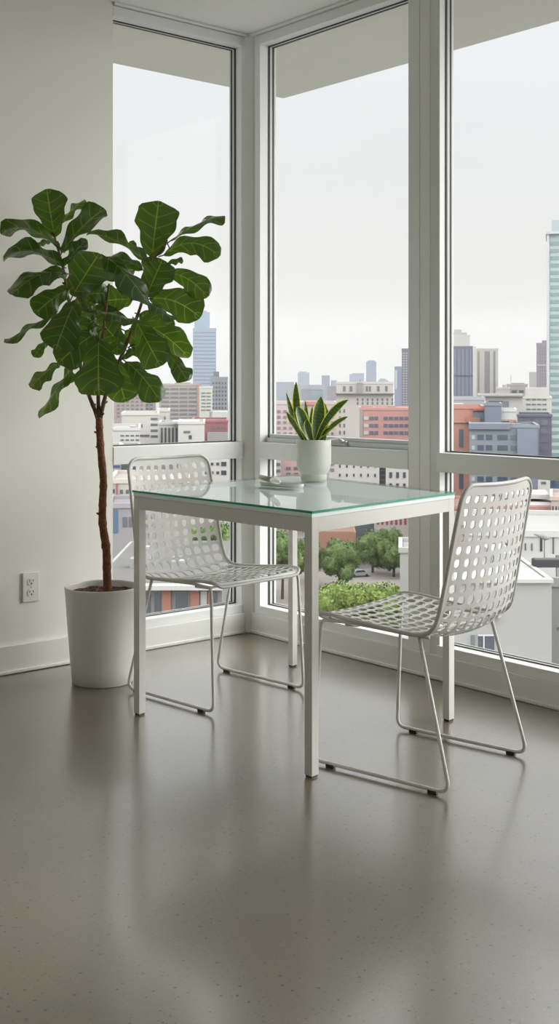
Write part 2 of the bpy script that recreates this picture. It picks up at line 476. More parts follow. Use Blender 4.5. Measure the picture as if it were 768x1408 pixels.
def chair_profile():
    # side profile in (u forward, z): front lip, seat, bend, back
    pts = [(.222, .421), (.214, .437), (.16, .441), (.06, .432), (-.06, .422), (-.135, .421), (-.172, .440), (-.190, .480), (-.207, .56), (-.226, .66), (-.246, .76), (-.262, .832)]
    P = spline([(p[0], 0, p[1]) for p in pts], 14)
    L = [0]
    for a, b in zip(P, P[1:]): L.append(L[-1]+(b-a).length)
    return P, L
PP, PL = chair_profile(); PT = PL[-1]
def prof(s):
    s = max(0, min(PT, s))
    for i in range(len(PL)-1):
        if s <= PL[i+1]:
            t = (s-PL[i])/(PL[i+1]-PL[i]+1e-9)
            return PP[i].lerp(PP[i+1], t)
    return PP[-1]
def prof_n(s):
    t = (prof(s+.004)-prof(s-.004)).normalized()
    return Vector((-t.z, 0, t.x)) * -1   # towards the sitter / up
def shell_pt(s, w):
    """w in -1..1 across"""
    hw = interp([(0, .214), (.10, .222), (.40, .212), (.50, .206), (PT, .196)], s)
    rc = .048
    d = min(s, PT-s)
    ed = hw
    if d < rc: ed = hw-rc+math.sqrt(max(0, rc*rc-(rc-d)**2))
    p = prof(s); n = prof_n(s)
    dish = interp([(0, .006), (.15, .016), (.36, .026), (.5, .034), (PT, .016)], s)
    lip = 0
    p = p - n*dish*(1-w*w) + Vector((0, ed*w, 0))
    return p

def build_chair(label, group, name='perforated_chair'):
    root = empty(name)
    tag(root, label, 'chair', group)
    bm = bmesh.new()
    NX, NY = 10, 22
    m0, m1 = .016, PT-.020
    SG = [m0+(m1-m0)*j/NY for j in range(NY+1)]
    K = 3                      # samples per cell side
    def P(i, j, a, b, e=.955):
        s = SG[j]+(SG[j+1]-SG[j])*b
        w = (-1+2*(i+a)/NX)*e
        return shell_pt(s, w)
    cache = {}
    def V(p):
        k = (round(p.x, 5), round(p.y, 5), round(p.z, 5))
        if k not in cache: cache[k] = bm.verts.new(p)
        return cache[k]
    for j in range(NY):
        sm = (SG[j]+SG[j+1])/2
        fw = interp([(0, .60), (.06, .84), (.34, .86), (.44, .78), (.56, .56), (PT, .53)], sm)
        fh = interp([(0, .50), (.06, .78), (.34, .82), (.44, .78), (.56, .66), (PT, .62)], sm)
        for i in range(NX):
            o_, h_ = [], []
            q = [(0, 0), (.5, 0), (1, 0), (1, .5), (1, 1), (.5, 1), (0, 1), (0, .5)]
            # 16 points round the cell edge and round the hole
            ring = []
            for k in range(8):
                a = q[k]; b = q[(k+1) % 8]
                ring.append(a); ring.append(((a[0]+b[0])/2, (a[1]+b[1])/2))
            for a, b in ring:
                o_.append(V(P(i, j, a, b)))
                x, y = a*2-1, b*2-1
                # superellipse hole
                r = (abs(x)**2.7+abs(y)**2.7)**(1/2.7)
                hx, hy = x/r, y/r
                h_.append(bm.verts.new(P(i, j, .5+.5*fw*hx, .5+.5*fh*hy)))
            for k in range(16):
                bm.faces.new((o_[k], o_[(k+1) % 16], h_[(k+1) % 16], h_[k]))
    # solid border strip from the cell field to the rim
    def border(pa, pb):
        for (a, b), (c, d) in zip(zip(pa, pb), zip(pa[1:], pb[1:])):
            try: bm.faces.new((V(a), V(c), V(d), V(b)))
            except ValueError: pass
    sj = []
    for j in range(NY):
        for b in (0, .25, .5, .75): sj.append(SG[j]+(SG[j+1]-SG[j])*b)
    sj.append(SG[NY])
    for sg in (-1, 1):
        border([shell_pt(s, .955*sg) for s in sj], [shell_pt(s, sg) for s in sj])
    ws = [(-1+2*k/(NX*4))*.955 for k in range(NX*4+1)]
    for s_in, s_out in ((SG[0], .003), (SG[NY], PT-.003)):
        border([shell_pt(s_in, w) for w in ws], [shell_pt(s_out, w) for w in ws])
        for sg in (-1, 1):
            try: bm.faces.new((V(shell_pt(s_in, .955*sg)), V(shell_pt(s_out, .955*sg)), bm.verts.new(shell_pt(s_out, sg)), V(shell_pt(s_in, sg))))
            except ValueError: pass
    sh = obj('seat_shell', bm, M_CHAIR, root, smooth=True)
    so = sh.modifiers.new('thick', 'SOLIDIFY'); so.thickness = .0024; so.offset = 0
    bpy.context.view_layer.update()
    me = bpy.data.meshes.new_from_object(sh.evaluated_get(bpy.context.evaluated_depsgraph_get()))
    sh.modifiers.clear(); sh.data = me
    me.set_sharp_from_angle(angle=math.radians(38))
    # rim tube round the whole shell
    loop = []
    S = [PT*k/90 for k in range(91)]
    S = [.0005, .003, .008, .016, .026, .038]+[s for s in S if .05 < s < PT-.05]+[PT-.038, PT-.026, PT-.016, PT-.008, PT-.003, PT-.0005]
    for s in S: loop.append(shell_pt(s, 1))
    for k in range(1, 16): loop.append(shell_pt(PT, 1-2*k/16))
    for s in S[::-1]: loop.append(shell_pt(s, -1))
    for k in range(1, 16): loop.append(shell_pt(0, -1+2*k/16))
    bm = bmesh.new(); tube(bm, loop, .0062, n=8, closed=True)
    obj('rim', bm, M_RIM, root, smooth=True)
    # sled sides
    zr = .0115
    for sg in (-1, 1):
        y1, y0 = .205*sg, .219*sg
        pts = [(-.150, y1*.93, .412), (.10, y1, .424), (.205, y1*1.03, .421), (.226, y0, zr), (-.232, y0, zr), (-.120, y1*.96, .418)]
        path = round_path(pts, [0, .1, .022, .030, .030, 0], 7)
        bm = bmesh.new(); tube(bm, path, .0056, n=10)
        obj('sled_leg', bm, M_CHAIR, root, smooth=True)
        for u in (.165, -.178):
            bm = bmesh.new(); box(bm, u-.014, u+.014, y0-.0065, y0+.0065, 0, .010, bev=.002)
            obj('foot_pad', bm, M_FOOT, root)
    for u in (.12, -.10):
        bm = bmesh.new()
        pts = [(u, -.205, .416), (u, -.15, .404), (u, .15, .404), (u, .205, .416)]
        tube(bm, round_path(pts, [0, .05, .05, 0], 5), .0045, n=8)
        obj('crossbar', bm, M_CHAIR, root, smooth=True)
    return root
def copy_tree(o, parent=None):
    c = o.copy(); COL.objects.link(c)
    if parent: c.parent = parent
    for ch in list(o.children): copy_tree(ch, c)
    return c
G_CH = 'white perforated chairs at the glass table'
c1 = build_chair('white perforated metal chair right of the table, facing away', G_CH)
c2 = copy_tree(c1)
c2['label'] = 'white perforated metal chair tucked under the far left side of the glass table'
c1.location = (-.757, -1.731, 0); c1.rotation_euler = (0, 0, 1.75)
c2.location = (-.736, -.719, 0); c2.rotation_euler = (0, 0, -1.48)

# ------------------------------------------------------------------ leaves
def leaf_mesh(P0, P1, bulge, width, roll, shape, nl=14, nw=8, wave=.012, cup=.15, seed=0, waves=3.0, tipcurl=0.0):
    """a blade from P0 to P1; bulge bends the midrib, roll turns it about the midrib; UV x=-1..1 across, y=0..1 along"""
    rnd = random.Random(seed)
    ph = rnd.uniform(0, 6.28); ph2 = rnd.uniform(0, 6.28); skew = rnd.uniform(-.12, .12)
    bm = bmesh.new(); uvl = bm.loops.layers.uv.new('UVMap')
    C = []
    for i in range(nl+1):
        t = i/nl
        C.append(P0.lerp(P1, t)+bulge*(4*t*(1-t)) + Vector((0, 0, -tipcurl*max(0, t-.6)**2)))
    rows = []
    for i in range(nl+1):
        t = i/nl
        T = (C[min(i+1, nl)]-C[max(i-1, 0)]).normalized()
        V_ = (CAM-C[i]).normalized()
        side = T.cross(V_)
        if side.length < .05: side = T.cross(Vector((0, 0, 1)))
        side.normalize()
        nn = side.cross(T).normalized()
        rl = roll*(1-.25*math.sin(t*3.1+ph)*.5)
        sd = side*math.cos(rl)+nn*math.sin(rl); n2 = sd.cross(T).normalized()
        hw = width*.5*shape(t)
        row = []
        for k in range(nw+1):
            u = -1+2*k/nw
            e = 1+.07*math.sin(t*waves*6.28*1.3+ph+(2 if u > 0 else 0)) * abs(u)
            ww = wave*math.sin(t*waves*6.28+ph2+(1.7 if u > 0 else 0))*u*u*min(1, hw/.03)
            p = C[i]+sd*(hw*u*e+skew*hw*(1-abs(u))*0) + n2*(cup*hw*abs(u)**1.4*-1+ww)
            row.append((bm.verts.new(p), (u, t)))
        rows.append(row)
    for a, b in zip(rows, rows[1:]):
        for k in range(nw):
            q = (a[k], a[k+1], b[k+1], b[k])
            f = bm.faces.new([v[0] for v in q]); f.smooth = True
            for lp, v in zip(f.loops, q): lp[uvl].uv = v[1]
    return bm

def fig_shape(t):
    tab = [(0, .10), (.05, .34), (.15, .52), (.28, .60), (.45, .74), (.62, .96), (.76, 1.0), (.88, .90), (.95, .68), (.985, .42), (1, .16)]
    return interp(tab, t)

PD = 4.40
fig = empty('fiddle_leaf_fig', at(141, 0, PD).to_2d().to_3d())
tag(fig, 'tall fiddle-leaf fig tree with big dark leaves in a white planter by the wall', 'potted plant')
FO = Vector(fig.location)
bm = bmesh.new()
lathe(bm, [(.1085, 0), (.1125, .004), (.118, .06), (.126, .16), (.134, .27), (.1385, .335), (.1405, .350), (.140, .3545), (.1375, .356), (.1335, .3545), (.132, .349), (.130, .318)], 64)
obj('planter', bm, M_POT, fig, smooth=True)
bm = bmesh.new()
rr = random.Random(3)
R_, n_ = 7, 40
rings = [[bm.verts.new((0, 0, .333))]]
for a in range(1, R_+1):
    rings.append([bm.verts.new((.1305*a/R_*math.cos(6.2832*k/n_), .1305*a/R_*math.sin(6.2832*k/n_), .331+rr.uniform(-.003, .004))) for k in range(n_)])
for k in range(n_): bm.faces.new((rings[0][0], rings[1][k], rings[1][(k+1) % n_]))
for a in range(1, R_):
    for k in range(n_): bm.faces.new((rings[a][k], rings[a+1][k], rings[a+1][(k+1) % n_], rings[a][(k+1) % n_]))
obj('soil', bm, M_SOIL, fig, smooth=True)
def loc_(px, py, dd=0.0): return at(px, py, PD+dd)-FO
def branch(nm, pts, r0, r1, bumps=True, material=None, seed=0):
    rnd = random.Random(seed)
    P = spline([loc_(*p) for p in pts], 7)
    N = len(P); R = []
    for i in range(N):
        r = r0+(r1-r0)*i/(N-1)
        if bumps and i % 6 == 3: r *= 1.13
        R.append(r*rnd.uniform(.96, 1.04))
    bm = bmesh.new(); tube(bm, P, R, n=12)
    if bumps:
        for i in range(4, N-3, 5):
            a = rnd.uniform(0, 6.28); d = (RT*math.cos(a)+FW*math.sin(a))
            tube(bm, [P[i]+d*R[i]*.4, P[i]+d*(R[i]+.003)+UP*.002, P[i]+d*(R[i]+.008)+UP*.005], [.005, .0045, .002], n=6)
    return obj(nm, bm, material or M_BARK, fig, smooth=True)
branch('trunk', [(148, 819), (147, 790), (146, 755), (141, 720), (141, 690), (142, 660), (139, 625), (137, 595), (136, 574)], .0158, .0125, seed=1)
branch('branch', [(136, 580), (130, 563), (121, 540), (110, 500), (104, 460), (98, 430), (92, 400), (86, 365), (76, 330), (74, 318)], .0082, .0035, seed=2, material=M_TWIG)
branch('branch', [(136, 578), (135, 545), (136, 505), (140, 470), (145, 430), (150, 390)], .0080, .0035, seed=3, material=M_TWIG)
branch('branch', [(137, 580), (141, 560), (148, 535), (166, 492), (180, 458), (192, 425), (202, 390), (206, 362), (222, 345), (228, 335)], .0082, .0035, seed=4, material=M_TWIG)
branch('branch', [(204, 370, .0), (208, 358, .03), (209, 345, .05)], .0035, .0026, bumps=False, seed=5, material=M_TWIG)
branch('branch', [(176, 478), (185, 474, -.03), (196, 482, -.06)], .003, .0022, bumps=False, seed=6, material=M_TWIG)

# each leaf: base x,y,depth  tip x,y,depth  apparent width px, arch px (up), in the crop frame of 2.327 px per photo px
LV = [
 (175, 200, .00, 150, 46, -.02, 112, 0),
 (193, 160, .05, 270, 80, .08, 32, 6),
 (198, 250, -.02, 335, 110, -.10, 52, 12),
 (190, 240, -.04, 2, 190, -.16, 50, 38),
 (195, 292, -.06, 10, 268, -.24, 52, 30),
 (215, 318, -.08, 38, 385, -.28, 78, 28),
 (232, 388, .02, 318, 252, .10, 150, 0),
 (468, 278, -.10, 282, 186, -.30, 46, 16),
 (335, 262, -.20, 478, 420, -.32, 58, 18),
 (455, 398, -.26, 556, 466, -.36, 34, 4),
 (486, 264, .02, 508, 84, .04, 142, 0),
 (524, 258, .04, 702, 262, .00, 78, 40),
 (545, 212, .06, 718, 132, .10, 38, 12),
 (468, 392, -.04, 520, 272, -.10, 112, 0),
 (540, 318, .02, 664, 392, -.04, 78, 20),
 (478, 398, .00, 640, 458, -.02, 108, 22),
 (442, 470, .04, 604, 586, .06, 88, 16),
 (432, 466, -.22, 512, 614, -.30, 106, 4),
 (538, 572, -.10, 600, 660, -.18, 56, 4),
 (402, 598, -.06, 512, 726, -.12, 78, 14),
 (368, 590, .10, 400, 728, .06, 98, 0),
 (316, 522, -.20, 316, 706, -.30, 148, 0),
 (318, 500, -.10, 186, 604, -.12, 104, 6),
 (238, 408, -.14, 178, 560, -.22, 122, 0),
 (222, 366, -.06, 112, 446, -.12, 88, 6),
 (185, 446, -.04, 15, 538, -.18, 32, 6),
 (152, 532, .06, 108, 584, .02, 36, 2),
 (190, 602, .02, 98, 682, -.06, 52, 6),
 (232, 618, -.08, 126, 780, -.20, 38, 6),
 (214, 608, .08, 226, 668, .06, 42, 0),
 (300, 438, -.30, 426, 474, -.40, 38, 8),
 (424, 400, .10, 322, 408, .12, 96, 4),
 (302, 448, -.26, 300, 516, -.30, 26, 0),
 (378, 500, -.14, 374, 578, -.16, 44, 0),
 (456, 305, .06, 345, 272, .10, 54, 14),
 (250, 398, .06, 345, 384, .10, 74, 10),
 (402, 560, .02, 322, 470, .06, 92, 0),
 (262, 386, -.12, 292, 442, -.16, 30, 0),
 (200, 300, -.08, 278, 208, -.12, 36, 4),
 (170, 214, .02, 124, 226, .04, 18, 2),
 (528, 292, .00, 586, 278, .00, 22, 4),
 (534, 218, .02, 508, 174, .00, 13, 0),
 (446, 448, .10, 545, 512, .12, 92, 6),
 (390, 590, -.02, 452, 560, -.06, 30, 2),
 (440, 246, .04, 414, 214, .04, 28, 0),
 (330, 330, .12, 432, 306, .16, 92, 8),
 (300, 470, .08, 236, 540, .10, 92, 0),
 (336, 400, .12, 340, 480, .10, 104, 0),
 (400, 500, .12, 470, 560, .10, 66, 0),
 (236, 470, .10, 300, 400, .14, 96, 0),
]
PXM = PD/FPX
for i, (bx_, by_, bd, tx_, ty_, td, wpx, arch) in enumerate(LV):
    k = 1/2.327
    A = loc_(bx_*k, by_*k+240, bd); B = loc_(tx_*k, ty_*k+240, td)
    ln = (B-A).length; w = wpx*k*PXM
    # where a blade looks narrow it is turned edge-on, not thin
    true = max(w, min(.50*ln, w*2.1))
    roll = math.acos(max(.3, min(1, w/true)))
    T = (B-A).normalized()
    side = T.cross(-FW)
    # turn so that the upper face looks up
    n_up = side.cross(T)
    s_ = 1
    best = None
    for sg in (-1, 1):
        sd = side.normalized()*math.cos(roll)+n_up.normalized()*math.sin(roll)*sg
        nn = sd.cross(T)
        if best is None or abs(nn.z) > best[0]: best = (abs(nn.z), sg)
    roll *= best[1]
    bulge = UP*(arch*k*PXM) + (-FW)*(ln*.05)
    bm = leaf_mesh(A, B, bulge, true, roll, fig_shape, nl=16, nw=8, wave=.011, cup=.22, seed=i, waves=2.1)
    o = obj('leaf', bm, M_LEAF, fig, recalc=False)
    # a short stalk down to the twig
    bm = bmesh.new(); d = (A-B).normalized()
    tube(bm, [B.lerp(A, .93)+bulge*.25, A, A+d*.022-UP*.006], [.0022, .0024, .0026], n=6)
    obj('leaf_stalk', bm, M_TWIG, fig, smooth=True)

# ------------------------------------------------------------------ snake plant on the table
SD = 4.375
sp = empty('snake_plant', Vector((at(431, 0, SD).x, at(431, 0, SD).y, TZ)))
tag(sp, 'small snake plant with yellow-edged leaves in a white ceramic pot standing on the glass table', 'potted plant')
SO = Vector(sp.location)
bm = bmesh.new()
lathe(bm, [(.0455, 0), (.0480, .003), (.0485, .020), (.0475, .0225), (.0500, .0255), (.0575, .036), (.0625, .050), (.0645, .068), (.0648, .100), (.0640, .146), (.0632, .1495), (.0615, .1500), (.0602, .148), (.0600, .132)], 56)
obj('pot', bm, M_CERAMIC, sp, smooth=True)
bm = bmesh.new(); c = [bm.verts.new((.0603*math.cos(6.2832*k/40), .0603*math.sin(6.2832*k/40), .137)) for k in range(40)]; bm.faces.new(c)
obj('soil', bm, M_SOIL, sp)
def sl(X, Y, dd): return at(X/5.908+370, Y/5.908+520, SD+dd)-SO
def sn_shape(t): return interp([(0, .42), (.2, .62), (.45, .92), (.6, 1), (.78, .86), (.9, .55), (.97, .24), (1, .03)], t)
for i, (x0, y0, d0, x1, y1, d1, w, bx_, by_) in enumerate([
 (345, 545, .00, 218, 28, .03, 70, -38, 45),
 (305, 545, .01, 137, 117, .02, 46, -14, 26),
 (300, 545, -.01, 138, 272, -.05, 44, -6, -18),
 (352, 550, -.03, 228, 228, -.05, 92, -8, -14),
 (372, 540, .00, 420, 148, .01, 104, -6, 10),
 (395, 530, .03, 452, 205, .04, 70, 14, 20),
 (372, 550, -.02, 642, 176, -.02, 60, -22, -46),
 (385, 550, .00, 640, 312, .00, 40, -16, -32),
 (345, 500, .03, 348, 232, .03, 34, -8, 0),
 (378, 552, -.035, 462, 462, -.05, 48, 4, 4),
 (290, 548, .00, 260, 470, .00, 14, 0, 0),
 (330, 550, -.01, 210, 285, -.02, 34, -14, 0),
 (360, 548, -.04, 302, 330, -.05, 58, -10, -6),
 (368, 545, .015, 470, 250, .03, 66, 16, 6),
 (350, 545, .02, 290, 180, .04, 44, -12, 14),
 (390, 550, -.01, 500, 400, -.01, 36, -6, -18)]):
    A = sl(x0, y0, d0); B = sl(x1, y1, d1)
    k = SD/FPX/5.908
    bulge = RT*(bx_*k)+UP*(-by_*k*-1 if False else -by_*k)
    bm = leaf_mesh(A, B, bulge, w*k*1.12, random.Random(i).uniform(-.45, .45), sn_shape, nl=22, nw=8, wave=.0015, cup=-.35, seed=i+50, waves=1.2)
    o = obj('leaf', bm, M_SNAKE, sp, recalc=False)

# ------------------------------------------------------------------ dish and pen on the table
def tpt(px, py, z=TZ):
    D = FPX*(CH-z)/(py-HY); return at(px, py, D)
a = tpt(366, 667.5); b = tpt(408, 671.0)
dv = (b-a); ang = math.atan2(dv.y, dv.x); ln = dv.length
dish = empty('oval_dish', (a+b)/2, ang)
tag(dish, 'shallow white oval dish lying flat on the glass left of the small potted plant', 'dish')
bm = bmesh.new()
def stad(hl, r, n=10):
    pts = []
    for k in range(n+1):
        t = -math.pi/2+math.pi*k/n; pts.append((hl+r*math.cos(t), r*math.sin(t)))
    for k in range(n+1):
        t = math.pi/2+math.pi*k/n; pts.append((-hl+r*math.cos(t), r*math.sin(t)))
    return pts
hl = ln/2-.004
levels = [(.021, 0), (.0245, .003), (.0265, .0120), (.0260, .0138), (.0245, .0135), (.022, .0070)]
rings = [[bm.verts.new((x, y, z)) for x, y in stad(hl, r)] for r, z in levels]
bm.faces.new(rings[0][::-1]); bm.faces.new(rings[-1])
for p, q in zip(rings, rings[1:]):
    n = len(p)
    for k in range(n): bm.faces.new((p[k], p[(k+1) % n], q[(k+1) % n], q[k]))
obj('bowl', bm, rgb('dish_glaze', 222, 222, 216, rough=.3), dish, smooth=True)
# marker laid across the dish
p0 = tpt(358, 660, TZ+.010)+Vector((0, 0, 0)); p1 = tpt(384, 674, TZ+.0105)
dv = p1-p0; ang = math.atan2(dv.y, dv.x); ln = dv.length
pen = empty('marker_pen', (p0.x, p0.y, TZ), ang)
tag(pen, 'stubby beige marker with a white tip leaning on the oval dish on the glass', 'pen')
pitch = Matrix.Rotation(-math.pi/2+.02, 4, 'Y')
def penpart(nm, prof_, m):
    bm = bmesh.new(); lathe(bm, prof_, 20, True, True)
    bmesh.ops.transform(bm, matrix=Matrix.Translation((0, 0, .0202)) @ Matrix.Rotation(math.pi/2-.04, 4, 'Y') , verts=bm.verts)
    return obj(nm, bm, m, pen, smooth=True)
penpart('barrel', [(.005, 0), (.0086, .004), (.0092, .02), (.0090, ln*.66)], rgb('pen_beige', 158, 152, 128, rough=.4))
cap_ = penpart('cap', [(.0094, ln*.66), (.0098, ln*.72), (.0096, ln*.9), (.006, ln*.97), (.003, ln*1.0)], rgb('pen_white', 225, 225, 220, rough=.25))
bm = bmesh.new(); tube(bm, [(.01, 0, .028), (ln*.4, 0, .0285), (ln*.66, 0, .0275)], .0014, n=8); obj('stripe', bm, rgb('pen_brass', 150, 120, 80, rough=.4), pen, smooth=True)

# ------------------------------------------------------------------ the city outside
GZ = -38.0
AN = math.atan2(RT.y, RT.x)
bm = bmesh.new(); 
g0 = [at(-2500, 0, 22), at(3300, 0, 22), at(3300, 0, 2600), at(-2500, 0, 2600)]
vs = [bm.verts.new((p.x, p.y, GZ)) for p in g0]; bm.faces.new(vs)
struct(obj('street_ground', bm, mat('street_asphalt', (.13, .125, .118, 1), rough=.9, var=(.03, .18))))

WIN_MESH = {}
def win_mesh(w, h, t, m):
    key = (round(w, 2), round(h, 2), round(t, 2), m.name)
    if key not in WIN_MESH:
        bm = bmesh.new(); box(bm, -w/2, w/2, -t/2, t/2, 0, h)
        me = bpy.data.meshes.new('window'); bmesh.ops.recalc_face_normals(bm, faces=bm.faces); bm.to_mesh(me); bm.free(); me.materials.append(m)
        WIN_MESH[key] = me
    return WIN_MESH[key]
def frgb(name, r, g, b, **k):
    c = srgb(r, g, b); return mat(name, (c[0]*.44, c[1]*.44, c[2]*.44, 1), **k)
W_DK = frgb('far_window_dark', 78, 84, 92, rough=.25)
W_MD = frgb('far_window_mid', 118, 126, 134, rough=.25)
W_BL = frgb('far_window_blue', 96, 116, 136, rough=.2)
W_TL = frgb('far_window_teal', 142, 172, 172, rough=.2)
W_LT = frgb('far_band_light', 216, 214, 208, rough=.7)
CITY = .47      # outdoor surfaces: real albedos under the bright upper sky
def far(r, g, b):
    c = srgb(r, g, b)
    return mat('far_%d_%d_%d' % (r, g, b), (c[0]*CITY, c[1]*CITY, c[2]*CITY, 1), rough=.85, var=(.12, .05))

def building(name, label, x0, x1, y0, D, deep, col, grids=(), extras=(), side=(), group=None, rot=None, pivot='L', base=None, parapet=True, roofcol=None):
    """a block whose front spans photo columns x0..x1 at depth D and whose roof edge is at row y0"""
    k = D/FPX
    if rot is None:
        # the street grid fans out with the avenues, so flanks stay hidden behind the fronts
        pivot = 'L' if (x0+x1)/2 > 384 else 'R'
        rot = -math.atan(((x0 if pivot == 'L' else x1)-384)/FPX)
    w = (x1-x0)*k/math.cos(rot)
    zt = CH+(HY-y0)*k
    px = x0 if pivot == 'L' else x1
    p = at(px, 0, D)
    gz = GZ if base is None else base
    root = empty(name, (p.x, p.y, gz), AN+rot)
    tag(root, label, 'building', group)
    sx = 0 if pivot == 'L' else -w
    h = zt-gz
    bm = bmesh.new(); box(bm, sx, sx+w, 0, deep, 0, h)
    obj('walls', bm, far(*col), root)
    if parapet:
        t = max(.25, .004*D**.8); ph = .9 if D < 300 else 1.4
        bm = bmesh.new()
        box(bm, sx-.15, sx+w+.15, -.15, t, h, h+ph*.6); box(bm, sx-.15, sx+w+.15, deep-t, deep+.15, h, h+ph*.6)
        box(bm, sx-.15, sx+t, t, deep-t, h, h+ph*.6); box(bm, sx+w-t, sx+w+.15, t, deep-t, h, h+ph*.6)
        obj('parapet', bm, far(*(min(255, c+8) for c in col)), root)
    if roofcol is None: roofcol = tuple(int(c*.84) for c in col)
    if roofcol:
        bm = bmesh.new(); box(bm, sx+.3, sx+w-.3, .3, deep-.3, h+.02, h+.12); obj('roof', bm, far(*roofcol), root)
    cnt = 0
    for g in grids:
        gx0, gx1, gy0, gy1, nx, ny, fx, fy, m = g[:9]
        nm = g[9] if len(g) > 9 else 'window'
        cw = (gx1-gx0)*k/math.cos(rot)/nx; chh = (gy1-gy0)*k/ny
        me = win_mesh(cw*fx, chh*fy, .16 if D < 300 else .4, m)
        big = None
        for j in range(ny):
            for i in range(nx):
                lx = (gx0-px)*k/math.cos(rot)+cw*(i+.5)
                z = CH+(HY-gy1)*k-gz + chh*(j+.5-fy/2)
                if z < 0: continue
                if cnt < 100:
                    o = bpy.data.objects.new(nm, me); COL.objects.link(o); o.parent = root; o.location = (lx, 0, z)
                    cnt += 1
                else:
                    if big is None: big = bmesh.new()
                    ww, hh = cw*fx, chh*fy
                    box(big, lx-ww/2, lx+ww/2, -.2, .2, z, z+hh)
        if big: 
            ob = obj(nm, big, m, root); ob['kind'] = 'stuff'
    for e in extras:   # boxes standing on the roof or proud of the front: name, x0, x1, ytop, ybottom, y-offset front, depth, colour
        nm, ex0, ex1, ey0, ey1, off, dp, c = e
        a = (ex0-px)*k; b = (ex1-px)*k; z1 = CH+(HY-ey0)*k-gz; z0 = max(0, CH+(HY-ey1)*k-gz)
        bm = bmesh.new(); box(bm, a, b, off, off+dp, z0, z1); obj(nm, bm, far(*c), root)
    if side:  # grid on the right-hand flank: y0, y1 (fractions of depth), ny, photo rows, nz, fx, fy, mat
        for (f0, f1, nx, gy0, gy1, ny, fx, fy, m) in side:
            cw = (f1-f0)*deep/nx; chh = (gy1-gy0)*k/ny
            me = win_mesh(.16, chh*fy, cw*fx, m)
            for j in range(ny):
                for i in range(nx):
                    if cnt >= 100: break
                    z = CH+(HY-gy1)*k-gz+chh*(j+.5-fy/2)
                    o = bpy.data.objects.new('window', me); COL.objects.link(o); o.parent = root
                    o.location = (sx+w, f0*deep+cw*(i+.5), z); cnt += 1
    return root

B = building
# --- through window_1
B('glass_tower', 'pale blue glass skyscraper standing above the city in the left window', 265, 297, 452, 1500, 40, (146, 168, 188),
  [(266, 296, 455, 575, 5, 24, .9, .35, W_BL)], [('crown', 267, 288, 429, 452, 3, 30, (150, 172, 192)), ('crown_cap', 270, 284, 427, 430, 5, 20, (150, 172, 192))])
B('office_block', 'slim grey tower at the right foot of the pale blue skyscraper', 289, 313, 520, 760, 30, (150, 155, 162),
  [(291, 312, 524, 575, 5, 9, .55, .5, W_DK)], [('penthouse', 293, 301, 511, 520, 3, 10, (120, 126, 136))])
B('apartment_block', 'long beige block with dark window bands low in the left window', 219, 276, 530, 520, 30, (186, 176, 168),
  [(221, 271, 532, 584, 4, 9, .86, .42, W_MD)], [('pier', 271, 277, 528, 590, -.5, 4, (196, 152, 142)), ('penthouse', 240, 262, 526, 530, 6, 12, (178, 170, 164))])
B('stepped_building', 'white stepped building right of the long beige block', 274, 292, 534, 470, 24, (216, 220, 206),
  [(276, 290, 538, 566, 2, 6, .8, .3, W_MD)], [('lower_step', 288, 313, 566, 600, 0, 20, (222, 222, 218))])
B('apartment_block', 'pinkish grey block partly behind the fig leaves', 157, 200, 534, 600, 30, (184, 168, 160), [(160, 198, 540, 575, 6, 7, .6, .45, W_MD)])
B('apartment_block', 'grey stepped tower behind the lowest right fig leaves', 176, 214, 518, 640, 30, (176, 170, 172), [(179, 211, 522, 570, 5, 9, .7, .45, W_MD)])
B('white_warehouse', 'plain white building with four dark vents in the left window', 168, 218, 571, 260, 22, (226, 224, 216),
  [(207, 217, 572, 604, 1, 4, .95, .4, W_MD, 'vent'), (190, 197, 583, 588, 2, 1, .5, .9, W_MD, 'wall_mark'), (190, 206, 596, 602, 1, 1, .95, .5, W_MD, 'loading_door')])
B('white_block', 'small white building with a single slot between the vented one and the grey piers', 217, 233, 566, 285, 18, (224, 222, 214), [(225, 228, 572, 583, 1, 1, .7, .9, W_MD)])
B('columned_building', 'pale building with dark vertical bays in the left window', 219, 246, 584, 240, 16, (208, 206, 200), [(220, 245, 587, 612, 5, 1, .5, .9, W_DK, 'bay')])
B('white_block', 'low white building with small dark marks beside the red building', 245, 281, 583, 232, 16, (224, 222, 216), [(252, 262, 592, 596, 1, 1, .9, .8, W_MD), (259, 264, 598, 604, 1, 1, .8, .9, W_DK)],
  [('roof_deck', 236, 274, 580, 583.5, 2, 12, (206, 206, 204))])
B('red_building', 'dull red building at the right of the left window', 262, 313, 581, 280, 24, (172, 108, 112), [(289, 311, 585, 604, 4, 3, .7, .55, W_MD)], [('entry_band', 285, 313, 594, 610, -1, 2, (176, 178, 176))])
B('low_roofs', 'low white flat roofs at the bottom left of the upper left window pane', 150, 192, 592, 225, 24, (222, 220, 216), [(165, 192, 596, 608, 4, 2, .7, .35, W_MD)], [('roof_hut', 178, 186, 587, 592, 4, 5, (190, 190, 190))])
